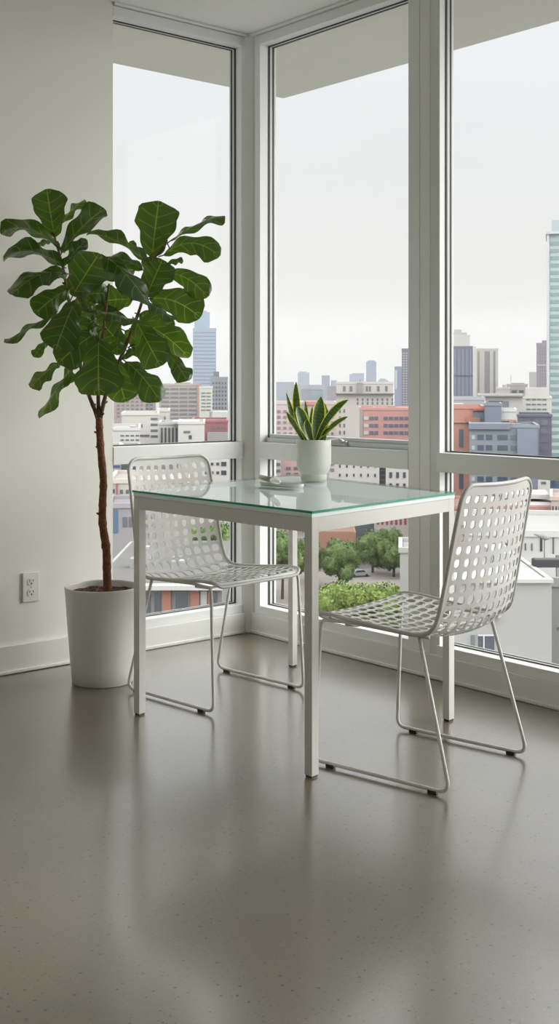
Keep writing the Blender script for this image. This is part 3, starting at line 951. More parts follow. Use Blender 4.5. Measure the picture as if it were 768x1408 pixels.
# below the rail of window_1
B('striped_building', 'cream building with two blue bands at the lower left pane edge', 150, 166, 620, 170, 14, (222, 214, 200), [(150, 165, 636, 658, 1, 2, .95, .3, frgb('blue_band', 92, 122, 168, rough=.5), 'blue_band')])
B('grey_building', 'grey building with square windows beside the blue-banded one', 166, 192, 622, 166, 16, (186, 186, 184), [(166, 180, 634, 662, 1, 2, .85, .72, W_DK), (181, 191, 634, 662, 1, 2, .7, .7, W_DK)])
B('cream_building', 'long cream building with small windows seen below the transom', 150, 262, 664, 150, 16, (222, 214, 204), [(151, 160, 668, 694, 1, 2, .7, .4, W_DK), (164, 258, 670, 692, 12, 2, .5, .5, W_MD)],
  [('red_downpipe', 160.5, 162.3, 664, 696, -.4, .3, (190, 110, 104))])
B('white_apartments', 'white building with two rows of small windows by the corner post in the left window', 262, 316, 618, 205, 18, (224, 222, 216), [(280, 303, 632, 656, 3, 2, .5, .32, W_DK), (303, 312, 632, 656, 1, 2, .8, .5, W_DK)])
B('painted_garage', 'low garage wall painted red, blue and grey', 150, 215, 698, 135, 10, (178, 174, 178), [(150, 156, 700, 732, 1, 1, .95, .98, frgb('mural_red', 190, 110, 110), 'red_panel'), (157, 163, 700, 732, 1, 1, .95, .98, frgb('mural_blue', 92, 130, 165), 'blue_panel'), (168, 210, 706, 728, 5, 1, .7, .6, W_MD)])
# near brick building with the big white roof
nb = B('brick_building', 'near brick building with a broad white roof and tall windows at the bottom left', 120, 305, 808, 92, 27, (150, 148, 144),
  [(196, 223, 815, 850, 2, 1, .62, .96, W_DK), (241, 258, 812, 845, 1, 1, .96, .96, W_DK), (275, 285, 812, 842, 1, 1, .9, .96, W_LT), (288, 300, 812, 842, 1, 1, .7, .9, W_DK)],
  [('brick_pier', 223, 235, 810, 870, -.25, .5, (180, 128, 112)), ('brick_pier', 262, 274, 809, 870, -.25, .5, (180, 128, 112)), ('brick_pier', 286, 288, 809, 870, -.25, .5, (180, 128, 112)),
   ('cornice', 120, 306, 803, 809, -.9, 1.2, (216, 216, 212)), ('roof_slab', 120, 300, 806.5, 808, .3, 26, (192, 192, 190)), ('roof_vent', 158, 168, 792, 806.5, 9, 1.2, (178, 180, 182)), ('roof_vent', 172, 180, 786, 806.5, 14, 1.0, (200, 200, 200)), ('skylight', 215, 240, 803, 806.5, 12, 3, (200, 202, 204))], parapet=False, rot=0)

# --- through window_2
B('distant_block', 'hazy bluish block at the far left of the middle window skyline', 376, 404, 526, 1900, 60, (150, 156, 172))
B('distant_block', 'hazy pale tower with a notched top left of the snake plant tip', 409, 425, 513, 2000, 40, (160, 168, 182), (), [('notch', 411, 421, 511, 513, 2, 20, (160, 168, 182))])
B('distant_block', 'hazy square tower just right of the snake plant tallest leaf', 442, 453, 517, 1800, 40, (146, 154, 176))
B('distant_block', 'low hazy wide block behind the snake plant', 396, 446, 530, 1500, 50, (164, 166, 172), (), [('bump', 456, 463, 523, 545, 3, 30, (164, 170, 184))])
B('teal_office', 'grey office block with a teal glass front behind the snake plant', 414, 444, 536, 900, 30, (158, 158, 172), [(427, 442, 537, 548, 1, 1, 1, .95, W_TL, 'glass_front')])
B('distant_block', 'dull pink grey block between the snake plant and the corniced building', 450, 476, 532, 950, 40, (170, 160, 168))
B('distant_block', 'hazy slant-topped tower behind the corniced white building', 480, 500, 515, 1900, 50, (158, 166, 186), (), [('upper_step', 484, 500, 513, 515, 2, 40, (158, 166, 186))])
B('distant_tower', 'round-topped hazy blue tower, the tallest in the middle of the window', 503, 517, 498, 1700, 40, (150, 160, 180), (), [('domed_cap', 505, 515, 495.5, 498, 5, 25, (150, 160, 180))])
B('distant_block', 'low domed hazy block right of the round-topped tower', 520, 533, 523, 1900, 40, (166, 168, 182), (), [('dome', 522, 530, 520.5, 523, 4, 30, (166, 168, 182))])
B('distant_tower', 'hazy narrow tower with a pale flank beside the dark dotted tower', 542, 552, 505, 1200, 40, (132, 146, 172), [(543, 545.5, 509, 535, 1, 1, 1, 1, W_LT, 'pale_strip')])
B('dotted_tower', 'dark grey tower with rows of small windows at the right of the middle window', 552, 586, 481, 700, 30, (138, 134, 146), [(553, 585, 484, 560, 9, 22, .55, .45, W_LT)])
B('corniced_building', 'white hotel-like building with a dark cornice line behind the snake plant', 462, 540, 528, 420, 26, (220, 214, 206),
  [(468, 478, 531, 538, 1, 1, .35, 1, W_MD), (478, 486, 531, 538, 1, 1, .5, 1, W_MD), (502, 510, 531, 538, 2, 1, .7, 1, W_MD), (516, 523, 531, 538, 1, 1, .5, 1, W_MD), (527, 534, 531, 538, 1, 1, .5, 1, W_MD),
   (488, 542, 547, 557, 8, 2, .32, .7, W_MD), (464, 476, 560, 600, 2, 4, .4, .5, W_MD)],
  [('cornice', 460, 541, 540.6, 542, -1.6, 2, (140, 134, 132)), ('stair_tower', 491, 498, 526, 541, -1, 6, (168, 166, 164)), ('chimney', 494, 495.5, 522, 527, 2, 2, (150, 150, 150))])
B('red_pink_building', 'red and pink block with rows of windows and a pitched top in the middle window', 494, 590, 564, 345, 24, (212, 158, 150),
  [(499, 507, 570, 600, 1, 3, .8, .5, W_LT, 'panel'), (507, 520, 570, 600, 2, 3, .8, .45, W_BL), (526, 562, 570, 600, 5, 3, .78, .42, W_BL), (566, 588, 570, 600, 3, 3, .7, .42, W_BL), (495, 497, 566, 600, 1, 6, .8, .5, W_DK)],
  [('pitched_roof', 518, 532, 560, 564, 1, 12, (196, 112, 110)), ('roof_box', 512, 517, 560, 564, 2, 4, (226, 222, 216)), ('roof_terrace', 545, 562, 560.5, 564, 2, 8, (222, 220, 216)), ('side_wall', 494, 498.5, 563, 610, -.3, 1, (176, 166, 160))])
B('pink_white_block', 'pale pink and white flats at the lower left of the middle window', 372, 414, 556, 350, 24, (224, 212, 208), [(379, 412, 562, 600, 4, 5, .55, .5, frgb('far_window_rose', 176, 138, 142, rough=.5))], [('red_roof', 380, 406, 552.5, 556, 1, 14, (206, 150, 146))])
B('red_roofed_house', 'house with a flat coral roof behind the snake plant leaves', 414, 462, 556, 352, 20, (220, 206, 202), [(418, 460, 562, 600, 6, 5, .45, .45, W_MD)], [('coral_roof', 419, 441, 552, 557, -.5, 14, (220, 150, 142))])
B('pink_building', 'pink building with grey windows below the transom left of the pot', 386, 416, 618, 312, 14, (220, 184, 178), [(391, 412, 640, 656, 2, 2, .6, .5, W_MD)])
B('white_flats', 'grey and white flats at the left edge below the transom', 366, 386, 616, 308, 14, (218, 214, 210), [(378, 386, 634, 652, 1, 2, .8, .45, W_MD)])
B('white_apartments', 'long white building with two rows of narrow windows right of the plant pot', 452, 521, 612, 310, 16, (228, 226, 220), [(462, 520, 622, 672, 6, 4, .22, .32, W_DK), (452, 461, 634, 650, 1, 2, .6, .5, frgb('far_window_rose', 176, 138, 142))])
B('grey_link', 'narrow grey glass link between two white apartment buildings', 521, 530, 614, 314, 14, (150, 158, 166), [(522, 529, 620, 680, 1, 9, .9, .6, W_BL)])
B('white_apartments', 'white building with square windows left of the thick window mullion', 530, 590, 615, 309, 16, (228, 226, 222), [(532, 560, 630, 676, 3, 3, .4, .5, W_DK), (566, 588, 630, 676, 2, 3, .4, .5, W_DK)])
B('shop_row', 'low white and red shop row behind the car park trees', 514, 575, 706, 262, 10, (222, 216, 210), [(516, 572, 708, 722, 9, 1, .5, .9, frgb('shop_red', 184, 92, 88), 'shop_front')])
B('dark_roof_shed', 'long dark roofed shed behind the car park trees', 430, 520, 716, 268, 14, (116, 120, 124), parapet=False)
B('clay_roof_house', 'low house with an orange clay roof between the two round trees', 436, 489, 732, 252, 12, (198, 150, 126), parapet=False)
B('boundary_wall_block', 'plain pale concrete block at the right edge of the car park', 549.5, 590, 760, 120, 8, (206, 206, 202))

# --- through window_3
tw = B('teal_tower', 'tall pale teal glass tower with banded floors at the right edge', 752, 812, 322, 520, 26, (196, 214, 214),
  [(755, 810, 330, 650, 2, 32, .92, .48, W_TL)], [('white_corner', 751, 754.5, 321, 700, -1.2, 3, (226, 232, 232)), ('roof_slab', 750, 812, 319, 322.5, -2, 27, (220, 226, 226)), ('penthouse', 758, 806, 302, 319, 2, 16, (196, 206, 208))])
B('hip_roofed_tower', 'pale tower with a little hipped top behind the dark blue one', 612, 645, 462, 1000, 30, (214, 212, 206), (), [('hip_roof', 618, 641, 457, 462, 2, 20, (196, 194, 190)), ('hip_tip', 624, 634, 452.5, 457, 6, 10, (196, 194, 190))])
B('dark_blue_tower', 'dark slate blue tower behind the left edge of the right window', 612, 649, 478, 640, 28, (126, 128, 146), [(622, 649, 480, 548, 5, 1, .3, 1, frgb('far_mullion_light', 146, 156, 178), 'pier'), (622, 649, 516, 518, 1, 1, 1, 1, W_DK, 'band')],
  [('white_corner', 649, 654, 477, 552, -.5, 4, (226, 224, 218))])
B('cream_tower', 'cream and grey striped tower right of the dark blue one', 654, 683.5, 481, 690, 28, (212, 208, 200), [(655, 660, 483, 550, 1, 1, .5, 1, frgb('far_stripe_olive', 164, 160, 138), 'stripe'), (665, 673, 483, 550, 1, 1, .85, 1, frgb('far_stripe_grey', 148, 142, 146), 'stripe'), (677, 680, 483, 550, 1, 1, .9, 1, frgb('far_stripe_grey', 148, 142, 146), 'stripe')])
B('purple_tower', 'dull purple stepped tower beside the teal tower', 737, 756, 473, 900, 30, (150, 140, 146), [(738, 750, 501, 502.5, 1, 1, 1, 1, W_LT, 'band'), (740, 750, 476, 530, 3, 12, .3, .5, W_MD)], [('upper_step', 744.5, 752, 468, 473, 1, 20, (150, 140, 146))])
B('pale_block', 'small pale block at the left foot of the purple tower', 727, 738, 513, 950, 24, (210, 208, 204))
B('domed_hall', 'low building with a rounded grey roof on the right window skyline', 696, 724, 530, 620, 30, (190, 182, 180), [(702, 720, 536, 541, 2, 1, .7, .8, W_DK)], [('rounded_roof', 703, 720, 526.5, 530, 3, 16, (176, 166, 166)), ('mast', 701.5, 702.1, 516, 530, 2, .5, (160, 160, 160))])
B('pale_block', 'little white stepped block left of the rounded roof', 682, 700, 535, 600, 24, (216, 212, 206), (), [('step', 690, 695, 529, 535, 2, 10, (212, 208, 204))])
B('white_terraced_building', 'white building with rows of dark window slots left of the teal tower', 714, 756, 548, 430, 26, (222, 220, 212), [(722, 750, 546, 566, 4, 3, .8, .3, W_MD)], [('upper_floor', 722, 752, 533, 548, 3, 20, (224, 222, 216))])
B('grey_roof_building', 'wide building with a thin grey roof line below the striped towers', 657, 716, 545, 400, 26, (206, 204, 198), [(671, 689, 551, 554, 1, 1, 1, .9, W_DK), (689, 698, 551, 565, 1, 1, .95, .95, frgb('far_grey_panel', 132, 134, 146), 'panel')], [('thin_roof', 655, 718, 543.5, 545.2, -1.5, 28, (166, 164, 164)), ('white_gable', 659, 667, 545, 558, -1, 5, (226, 224, 220))])
B('grey_block', 'low pale grey block above the coral building', 612, 664, 550, 330, 22, (188, 190, 192), (), [('tank', 618, 636, 554, 563, -6, 5, (230, 230, 226))])
B('coral_building', 'coral building with a slim tall window at the left of the right window', 605, 664, 562, 235, 20, (218, 160, 144),
  [(630, 636, 590, 615, 1, 1, .95, .98, W_BL), (630, 636, 650, 672, 1, 1, .95, .98, W_BL)], [('pale_band', 605, 664, 579.5, 581, -.4, .6, (216, 180, 160)), ('blue_box', 650, 665, 566, 582, -.8, 3, (130, 150, 164)), ('pink_ledge', 640, 659, 574, 580, -1.2, 2, (206, 150, 128)), ('coral_lip', 649, 666, 562, 564.5, -1.1, 2, (206, 110, 92))])
B('slate_block', 'plain slate grey roof block on top of the blue-grey flats', 666, 688, 558, 228, 14, (140, 150, 164))
B('white_plant_room', 'bright white plant room with rounded corner on the blue-grey flats roof', 686, 708, 566, 229, 12, (226, 228, 226), (), [('ledge', 686, 709, 576.5, 579, -.6, 2, (196, 190, 170)), ('pink_vent', 699, 706, 577, 586, -1.5, 2, (200, 150, 150))])
B('blue_grey_flats', 'blue-grey block of flats with recessed balconies in the right window', 645, 737, 588, 215, 18, (152, 161, 172),
  [(647, 653, 594, 680, 1, 6, .7, .4, W_LT, 'balcony'), (654, 677, 594, 680, 2, 6, .75, .5, frgb('far_slate_window', 84, 100, 120, rough=.2)), (681, 697, 594, 680, 1, 6, .85, .5, frgb('far_slate_window', 84, 100, 120)), (699, 709, 594, 680, 1, 6, .8, .45, W_MD)],
  [('roof_band', 644, 700, 582, 590, -.6, 6, (146, 154, 168)), ('service_core', 709, 736, 589, 690, -1.0, 3, (150, 158, 174)), ('roof_plant', 700, 716, 583, 588.5, 2, 3, (160, 156, 156))])
B('purple_office', 'dark purple glazed office between the blue-grey flats and the teal tower', 711, 756, 573, 250, 20, (112, 112, 128), [(712, 751, 575, 680, 4, 9, .9, .62, frgb('far_purple_glass', 122, 122, 138, rough=.2)), (712, 752, 583, 585, 1, 1, 1, 1, W_MD, 'ledge')])
B('pale_stair_tower', 'pale stair tower with two small openings below the right transom', 739, 755, 640, 190, 8, (222, 220, 212), [(742, 751, 658, 682, 1, 2, .7, .3, W_MD)])
B('blue_office', 'dark blue office front at the right edge below the transom', 755, 800, 640, 192, 14, (98, 116, 146), [(758, 798, 645, 684, 5, 3, .7, .5, W_BL)])
B('brick_red_sheds', 'cluster of brick red low sheds with white roof units in the right window', 622, 757, 700, 165, 14, (200, 150, 142), [(630, 700, 706, 726, 8, 1, .5, .5, W_LT), (706, 730, 706, 724, 3, 1, .5, .5, frgb('far_rose_panel', 210, 150, 140), 'panel')],
  [('white_unit', 730, 745, 706, 712, -2.5, 2, (226, 224, 216)), ('white_unit', 733, 746, 715, 722, -4, 2, (226, 224, 216)), ('roof_slab', 640, 757, 694, 699.5, 1, 12, (214, 208, 202)), ('long_roof', 690, 757, 684, 690, 6, 8, (226, 222, 216))])
B('pink_fronted_block', 'small cream block with dark and pink vertical panels at the right edge', 757, 800, 688, 160, 12, (218, 200, 192), [(757.5, 770, 696, 708, 3, 1, .45, 1, W_DK), (771, 798, 696, 708, 6, 1, .45, 1, W_DK)])
B('tan_roof_block', 'long tan roofed block in front of the brick red sheds', 600, 764, 722, 140, 10, (196, 184, 170), [(604, 760, 728, 738, 16, 1, .5, .5, frgb('far_brown_window', 120, 90, 78))])
B('white_hall', 'white hall with narrow dark slots behind the chair back at right', 640, 800, 736, 100, 16, (228, 228, 222), [(738, 742, 736, 756, 1, 1, .8, .95, W_DK, 'slot'), (754, 758, 728, 762, 1, 1, .5, .98, W_MD, 'slot'), (664, 732, 744, 756, 8, 1, .2, .8, W_MD, 'slot')])
gb = B('grey_concrete_building', 'large near grey concrete building with a small white-framed window at lower right', 612, 758, 800, 62, 14, (186, 186, 182),
  [(647, 652, 872, 897, 1, 1, .95, .9, W_MD), (657, 663, 874, 893, 1, 1, .9, 1, frgb('near_window_glass', 70, 84, 98, rough=.15)), (665.5, 679, 874, 895, 1, 1, .95, 1, frgb('near_window_glass', 70, 84, 98)),
   (683, 692, 832, 842, 1, 1, .9, .9, W_DK)],
  [('coping', 611, 759, 795.5, 800.5, -.25, .6, (214, 214, 210)), ('coping', 752, 759, 795.5, 800.5, .3, 13.5, (214, 214, 210)), ('roof_unit', 702, 734, 780, 800, 5, 4, (206, 212, 214)), ('window_frame', 655.5, 681, 872, 874, -.12, .2, (226, 226, 224)), ('window_frame', 655.5, 681, 894, 896.5, -.12, .2, (226, 226, 224)),
   ('window_frame', 663.3, 665.3, 874, 895, -.12, .2, (226, 226, 224)), ('awning', 668, 686, 843, 847, -.5, .6, (206, 208, 206))], parapet=False, roofcol=(206, 206, 202), rot=0)
B('grey_annexe', 'darker grey wall at the bottom right behind the near concrete corner', 758, 820, 806, 72, 10, (160, 160, 160), [(764, 790, 862, 866, 1, 1, .95, .8, W_MD)])

# roof planter with its umbrella-like lamp beside it
pl = empty('roof_planter', at(752, 0, 66).to_2d().to_3d()); kk = 66/FPX
pl.location.z = CH+(HY-800)*62/FPX+.12; pl.rotation_euler = (0, 0, AN)
tag(pl, 'long dark planter box on the roof of the near grey concrete building', 'planter')
bm = bmesh.new(); box(bm, -.72, 1.6, 0, .8, 0, .42, bev=.03); obj('box', bm, frgb('dark_planter', 66, 64, 70, rough=.7), pl)
bm = bmesh.new(); box(bm, -.66, 1.54, .06, .74, .36, .45); obj('bedding', bm, frgb('planter_soil', 110, 106, 100, rough=.9), pl)
par = empty('roof_parasol', (pl.location.x, pl.location.y, pl.location.z)); 
q = at(748, 0, 69.5); par.location.x, par.location.y = q.x, q.y; par.rotation_euler = (0, 0, AN)
tag(par, 'small folded grey parasol on a thin pole behind the roof planter', 'parasol')
bm = bmesh.new(); tube(bm, [(0, 0, 0), (0, 0, 1.25)], .03, n=8); obj('pole', bm, frgb('parasol_pole', 130, 130, 130), par)
bm = bmesh.new()
tube(bm, [(-.62, 0, 1.42), (-.36, 0, 1.36), (-.1, 0, 1.3), (.12, 0, 1.22), (.3, 0, 1.18)], [.03, .09, .17, .17, .05], n=10); obj('canopy', bm, frgb('parasol_canopy', 176, 176, 174, rough=.8), par, smooth=True)

# trees
M_FOL = [frgb('foliage_%d' % i, *c, rough=.8) for i, c in enumerate(((92, 122, 60), (112, 142, 66), (134, 160, 72)))]
M_FOLS = []
for i, (a, b) in enumerate((((92, 124, 62), (150, 178, 100)), ((112, 144, 62), (182, 202, 104)))):
    m = bpy.data.materials.new('tree_foliage_%d' % i); m.use_nodes = True; nt = m.node_tree
    oi = nt.nodes.new('ShaderNodeTexCoord'); nz = nt.nodes.new('ShaderNodeTexNoise'); nz.inputs['Scale'].default_value = .9; nz.inputs['Detail'].default_value = 5
    cr = nt.nodes.new('ShaderNodeValToRGB'); cr.color_ramp.elements[0].color = [x*CITY for x in srgb(*a)[:3]]+[1]; cr.color_ramp.elements[1].color = [x*CITY for x in srgb(*b)[:3]]+[1]
    cr.color_ramp.elements[0].position = .35; cr.color_ramp.elements[1].position = .65
    nt.links.new(oi.outputs['Object'], nz.inputs[0]); nt.links.new(nz.outputs['Fac'], cr.inputs[0]); nt.links.new(cr.outputs[0], nt.nodes['Principled BSDF'].inputs['Base Color'])
    nt.nodes['Principled BSDF'].inputs['Roughness'].default_value = .8
    M_FOLS.append(m)
def tree(label, px, ptop, D, r, hgt_crown, seed, kind=0, sx=1.0, name='street_tree'):
    rnd = random.Random(seed)
    ztop = CH+(HY-ptop)*D/FPX
    p = at(px, 0, D)
    root = empty(name, (p.x, p.y, GZ)); tag(root, label, 'tree')
    H = ztop-GZ
    bm = bmesh.new(); tube(bm, [(0, 0, 0), (.1, 0, H*.35), (0, .1, H*.6)], [.28, .2, .1], n=8)
    for k in range(4):
        a = k*1.6; tube(bm, [(0, 0, H*.4), (math.cos(a)*r*.4, math.sin(a)*r*.4, H*.68)], [.14, .05], n=6)
    obj('trunk', bm, frgb('tree_bark', 92, 82, 70, rough=.9), root)
    bm = bmesh.new()
    blobs = []
    for k in range(22):
        a = rnd.uniform(0, 6.28); rr_ = r*.62*math.sqrt(rnd.random()); zz = H-hgt_crown*rnd.uniform(.22, .85)
        blobs.append((Vector((math.cos(a)*rr_*sx, math.sin(a)*rr_*sx, zz)), r*rnd.uniform(.26, .42)))
    blobs.append((Vector((0, 0, H-hgt_crown*.42)), r*.6))
    for c, br in blobs:
        ret = bmesh.ops.create_icosphere(bm, subdivisions=2, radius=br*.82)
        for v in ret['verts']: v.co = v.co*rnd.uniform(.86, 1.1)+c
    for c, br in blobs:
        for _ in range(int(150*br*br)+60):
            d = Vector((rnd.gauss(0, 1), rnd.gauss(0, 1), rnd.gauss(0, 1))).normalized()
            o_ = c+d*br*rnd.uniform(.78, 1.12)
            s = rnd.uniform(.10, .22); t1 = d.orthogonal().normalized()*s; t2 = d.cross(t1).normalized()*s*rnd.uniform(.6, 1)
            tilt = Vector((rnd.uniform(-1, 1), rnd.uniform(-1, 1), rnd.uniform(-1, 1)))*s*.7
            vs_ = [bm.verts.new(o_+t1+tilt), bm.verts.new(o_+t2), bm.verts.new(o_-t1-tilt), bm.verts.new(o_-t2)]
            bm.faces.new(vs_)
    obj('foliage', bm, M_FOLS[kind], root, recalc=False)
    return root
tree('round green tree in the car park just right of the near table leg', 466, 737, 226, 4.6, 8.6, 1)
tree('green tree behind the near table leg at the left of the car park', 425, 735, 232, 4.2, 8.0, 9)
tree('big dark green tree at the back right of the car park', 512, 719, 245, 4.4, 9.6, 2)
tree('leafy green tree at the right of the car park next to the pale block', 541, 722, 240, 4.2, 9.4, 3)
tree('green tree seen low beside the corner in the middle window', 388, 724, 215, 4.2, 9.4, 4)
tree('bright green nearer tree rising at the foot of the middle window', 468, 806, 150, 5.2, 6.4, 5, kind=1)
tree('second bright green nearer treetop just above the right chair seat', 528, 802, 148, 4.0, 5.5, 6, kind=1)
tree('dark green tree seen through the left chair beside the corner', 305, 714, 200, 5.0, 9.5, 7)
tree('green tree behind the middle of the left chair back', 272, 716, 205, 4.0, 9.0, 8, kind=1)
tree('little pale green tree at the edge of the white roof at far left', 176, 738, 150, 1.6, 3.0, 10, kind=1)

# cars
def car(label, px, py, D, yaw, col):
    p = at(px, 0, D); r = empty('parked_car', (p.x, p.y, GZ+.02), AN+yaw); tag(r, label, 'car')
    bm = bmesh.new()
    prof_ = [(-2.2, .35), (-2.25, .75), (-1.9, .92), (-1.3, .98), (-.8, 1.42), (.7, 1.45), (1.3, 1.0), (2.1, .85), (2.25, .6), (2.2, .35)]
    L_ = [bm.verts.new((x, -.86, z)) for x, z in prof_]; R2 = [bm.verts.new((x, .86, z)) for x, z in prof_]
    bm.faces.new(L_); bm.faces.new(R2[::-1])
    for k in range(len(prof_)): bm.faces.new((L_[k], L_[(k+1) % len(prof_)], R2[(k+1) % len(prof_)], R2[k]))
    obj('body', bm, frgb('car_%d_%d' % (col[0], col[2]), *col, rough=.3), r)
    bm = bmesh.new()
    gp = [(-1.2, 1.0), (-.78, 1.38), (.66, 1.40), (1.18, 1.02)]
    L_ = [bm.verts.new((x, -.88, z)) for x, z in gp]; R2 = [bm.verts.new((x, .88, z)) for x, z in gp]
    bm.faces.new(L_); bm.faces.new(R2[::-1])
    for k in range(4): bm.faces.new((L_[k], L_[(k+1) % 4], R2[(k+1) % 4], R2[k]))
    obj('side_glass', bm, W_DK, r)
    for x in (-1.4, 1.35):
        for y in (-.87, .87):
            bm = bmesh.new(); bmesh.ops.create_cone(bm, cap_ends=True, segments=16, radius1=.32, radius2=.32, depth=.22)
            bmesh.ops.transform(bm, matrix=Matrix.Translation((x, y, .30)) @ Matrix.Rotation(math.pi/2, 4, 'X'), verts=bm.verts)
            obj('wheel', bm, M_FOOT, r)
def gdepth(py): return FPX*(CH-GZ)/(py-HY)
car('pale silver car parked right of the round tree in the car park', 493, 0, gdepth(793), .35, (206, 210, 214))
car('dark grey car parked against the round tree trunk in the car park', 478, 0, gdepth(791), .5, (96, 98, 102))
car('small white car under the right-hand trees of the car park', 529, 0, gdepth(778), -.3, (222, 222, 222))
# pale road strips and the asphalt of the car park
def patch(name, pts, m, z):
    bm = bmesh.new(); V_ = []
    for px, py in pts:
        D = FPX*(CH-GZ)/(py-HY); p = at(px, 0, D); V_.append(bm.verts.new((p.x, p.y, GZ+z)))
    bm.faces.new(V_); return struct(obj(name, bm, m))
patch('car_park', [(380, 840), (600, 840), (600, 776), (380, 790)], frgb('car_park_asphalt', 186, 178, 170, rough=.9, var=(.08, .12)), .03)
patch('road', [(300, 812), (620, 806), (620, 797), (300, 800)], frgb('road_asphalt', 204, 196, 188, rough=.9), .06)

# ------------------------------------------------------------------ haze over the distance
HAZE = .00105
bm = bmesh.new()
q0 = [at(-900, 0, 130), at(1700, 0, 130), at(1700, 0, 2550), at(-900, 0, 2550)]
prism(bm, [(p.x, p.y) for p in q0], GZ+.5, 130)
hz = obj('haze', bm, None)
m = bpy.data.materials.new('city_haze'); m.use_nodes = True; m.node_tree.nodes.clear()
o_ = m.node_tree.nodes.new('ShaderNodeOutputMaterial'); vsn = m.node_tree.nodes.new('ShaderNodeVolumeScatter')
vsn.inputs['Color'].default_value = (.090, .093, .097, 1); vsn.inputs['Density'].default_value = HAZE; vsn.inputs['Anisotropy'].default_value = .1
m.node_tree.links.new(vsn.outputs[0], o_.inputs['Volume'])
hz.data.materials.append(m)
tag(hz, 'thin pale grey haze lying over the distant city skyline', 'haze', kind='stuff')

# ------------------------------------------------------------------ sky and fill lights
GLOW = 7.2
w = bpy.data.worlds.new('World'); SC.world = w; w.use_nodes = True
nt = w.node_tree; nt.nodes.clear(); N = nt.nodes.new; L = nt.links.new
out_ = N('ShaderNodeOutputWorld'); bg = N('ShaderNodeBackground'); tc = N('ShaderNodeTexCoord'); sx_ = N('ShaderNodeSeparateXYZ')
L(tc.outputs['Generated'], sx_.inputs[0])
cr = N('ShaderNodeValToRGB'); L(sx_.outputs[2], cr.inputs[0])
els = cr.color_ramp.elements
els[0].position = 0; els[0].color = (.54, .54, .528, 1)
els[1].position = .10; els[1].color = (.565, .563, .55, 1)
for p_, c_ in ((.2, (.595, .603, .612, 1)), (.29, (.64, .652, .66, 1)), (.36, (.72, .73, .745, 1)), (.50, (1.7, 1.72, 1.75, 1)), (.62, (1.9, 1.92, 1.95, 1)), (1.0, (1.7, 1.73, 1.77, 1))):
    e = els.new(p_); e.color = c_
mp = N('ShaderNodeMapping'); mp.inputs['Scale'].default_value = (1.2, 1.2, 7)
nz = N('ShaderNodeTexNoise'); nz.inputs['Scale'].default_value = 1.6; nz.inputs['Detail'].default_value = 3
L(tc.outputs['Generated'], mp.inputs[0]); L(mp.outputs[0], nz.inputs['Vector'])
mr = N('ShaderNodeMapRange'); mr.inputs[1].default_value = .3; mr.inputs[2].default_value = .7; mr.inputs[3].default_value = .96; mr.inputs[4].default_value = 1.03
L(nz.outputs['Fac'], mr.inputs[0])
vm = N('ShaderNodeVectorMath'); vm.operation = 'SCALE'; L(cr.outputs[0], vm.inputs[0]); L(mr.outputs[0], vm.inputs['Scale'])
# added unseen sky glow off to the right of the view, brightening the room
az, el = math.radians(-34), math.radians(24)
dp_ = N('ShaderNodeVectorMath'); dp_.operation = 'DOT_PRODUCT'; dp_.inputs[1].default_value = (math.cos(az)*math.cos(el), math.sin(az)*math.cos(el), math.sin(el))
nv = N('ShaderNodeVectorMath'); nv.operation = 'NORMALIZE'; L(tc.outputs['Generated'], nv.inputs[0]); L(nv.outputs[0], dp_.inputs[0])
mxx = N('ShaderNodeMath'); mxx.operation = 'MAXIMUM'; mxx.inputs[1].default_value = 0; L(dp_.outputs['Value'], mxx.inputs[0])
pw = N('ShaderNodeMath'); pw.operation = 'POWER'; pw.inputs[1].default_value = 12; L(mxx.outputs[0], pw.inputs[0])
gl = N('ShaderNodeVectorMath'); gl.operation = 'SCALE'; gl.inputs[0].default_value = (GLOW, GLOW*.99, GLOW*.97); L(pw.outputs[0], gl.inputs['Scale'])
ad = N('ShaderNodeVectorMath'); ad.operation = 'ADD'; L(vm.outputs[0], ad.inputs[0]); L(gl.outputs[0], ad.inputs[1])
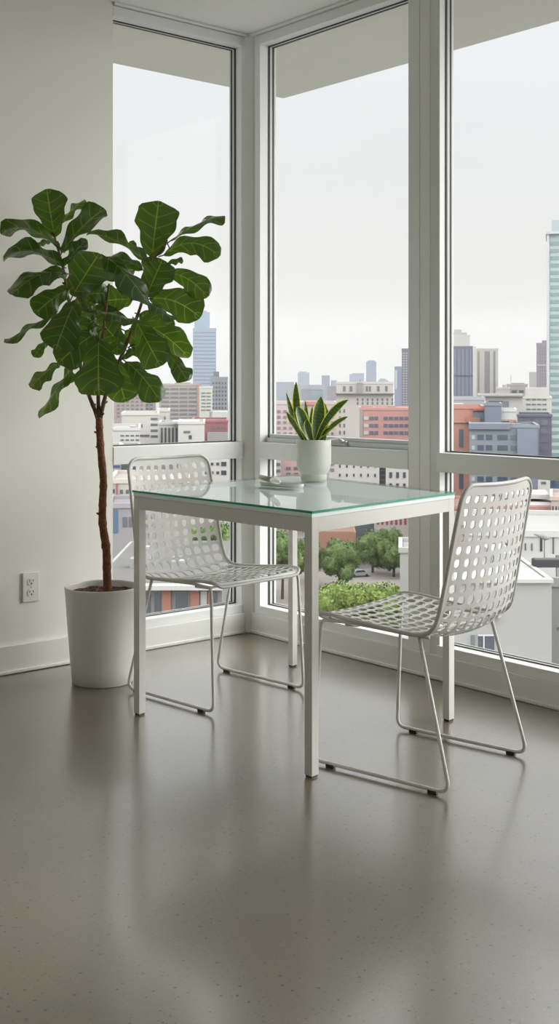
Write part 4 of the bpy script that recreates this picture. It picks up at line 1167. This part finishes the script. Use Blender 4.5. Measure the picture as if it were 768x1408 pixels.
# broad unseen sky glow added behind the tower to light the city fronts
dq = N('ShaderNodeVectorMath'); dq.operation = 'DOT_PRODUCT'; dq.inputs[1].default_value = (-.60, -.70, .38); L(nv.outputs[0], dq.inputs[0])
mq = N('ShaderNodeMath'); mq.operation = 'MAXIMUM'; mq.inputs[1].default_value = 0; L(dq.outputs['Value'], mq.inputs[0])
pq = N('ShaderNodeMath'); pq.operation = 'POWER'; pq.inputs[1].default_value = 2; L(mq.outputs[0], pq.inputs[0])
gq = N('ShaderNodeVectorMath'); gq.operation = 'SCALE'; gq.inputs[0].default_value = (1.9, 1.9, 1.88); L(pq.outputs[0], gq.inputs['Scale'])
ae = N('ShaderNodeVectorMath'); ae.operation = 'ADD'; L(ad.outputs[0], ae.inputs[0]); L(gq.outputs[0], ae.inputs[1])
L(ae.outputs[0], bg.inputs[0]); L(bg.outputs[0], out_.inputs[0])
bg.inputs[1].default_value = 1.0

def lamp(name, loc, rot, size, energy, col=(1, 1, 1), sy=None):
    d = bpy.data.lights.new(name, 'AREA'); d.energy = energy; d.size = size; d.color = col
    if sy: d.shape = 'RECTANGLE'; d.size_y = sy
    o = bpy.data.objects.new(name, d); COL.objects.link(o); o.location = loc; o.rotation_euler = rot
    return o
lamp('fill_light', (-4.6, -5.6, 2.6), (0, 0, 0), 1.6, 9, (1, .97, .92))  # added area lights out of view, extra fill for the room, no real fittings
lamp('fill_light', (-4.2, -2.6, 2.6), (0, 0, 0), 1.2, 5, (1, .97, .92))

# ------------------------------------------------------------------ camera and colour
cd = bpy.data.cameras.new('camera'); co = bpy.data.objects.new('camera', cd); COL.objects.link(co)
co.location = CAM; co.rotation_euler = (math.pi/2, 0, YAW-math.pi/2)
cd.sensor_fit = 'VERTICAL'; cd.sensor_height = 36; cd.lens = FPX/1408*36
cd.shift_y = -(704-HY)/1408
cd.clip_end = 8000; cd.clip_start = .05
SC.camera = co
SC.view_settings.view_transform = 'Standard'; SC.view_settings.look = 'None'
SC.view_settings.gamma = 1; SC.view_settings.use_curve_mapping = False
SC.view_settings.exposure = 0.50
SC.cycles.max_bounces = 10; SC.cycles.diffuse_bounces = 6; SC.cycles.glossy_bounces = 4; SC.cycles.transparent_max_bounces = 16
SC.cycles.volume_bounces = 1
SC.cycles.use_denoising = True
SC.cycles.caustics_reflective = False; SC.cycles.caustics_refractive = False
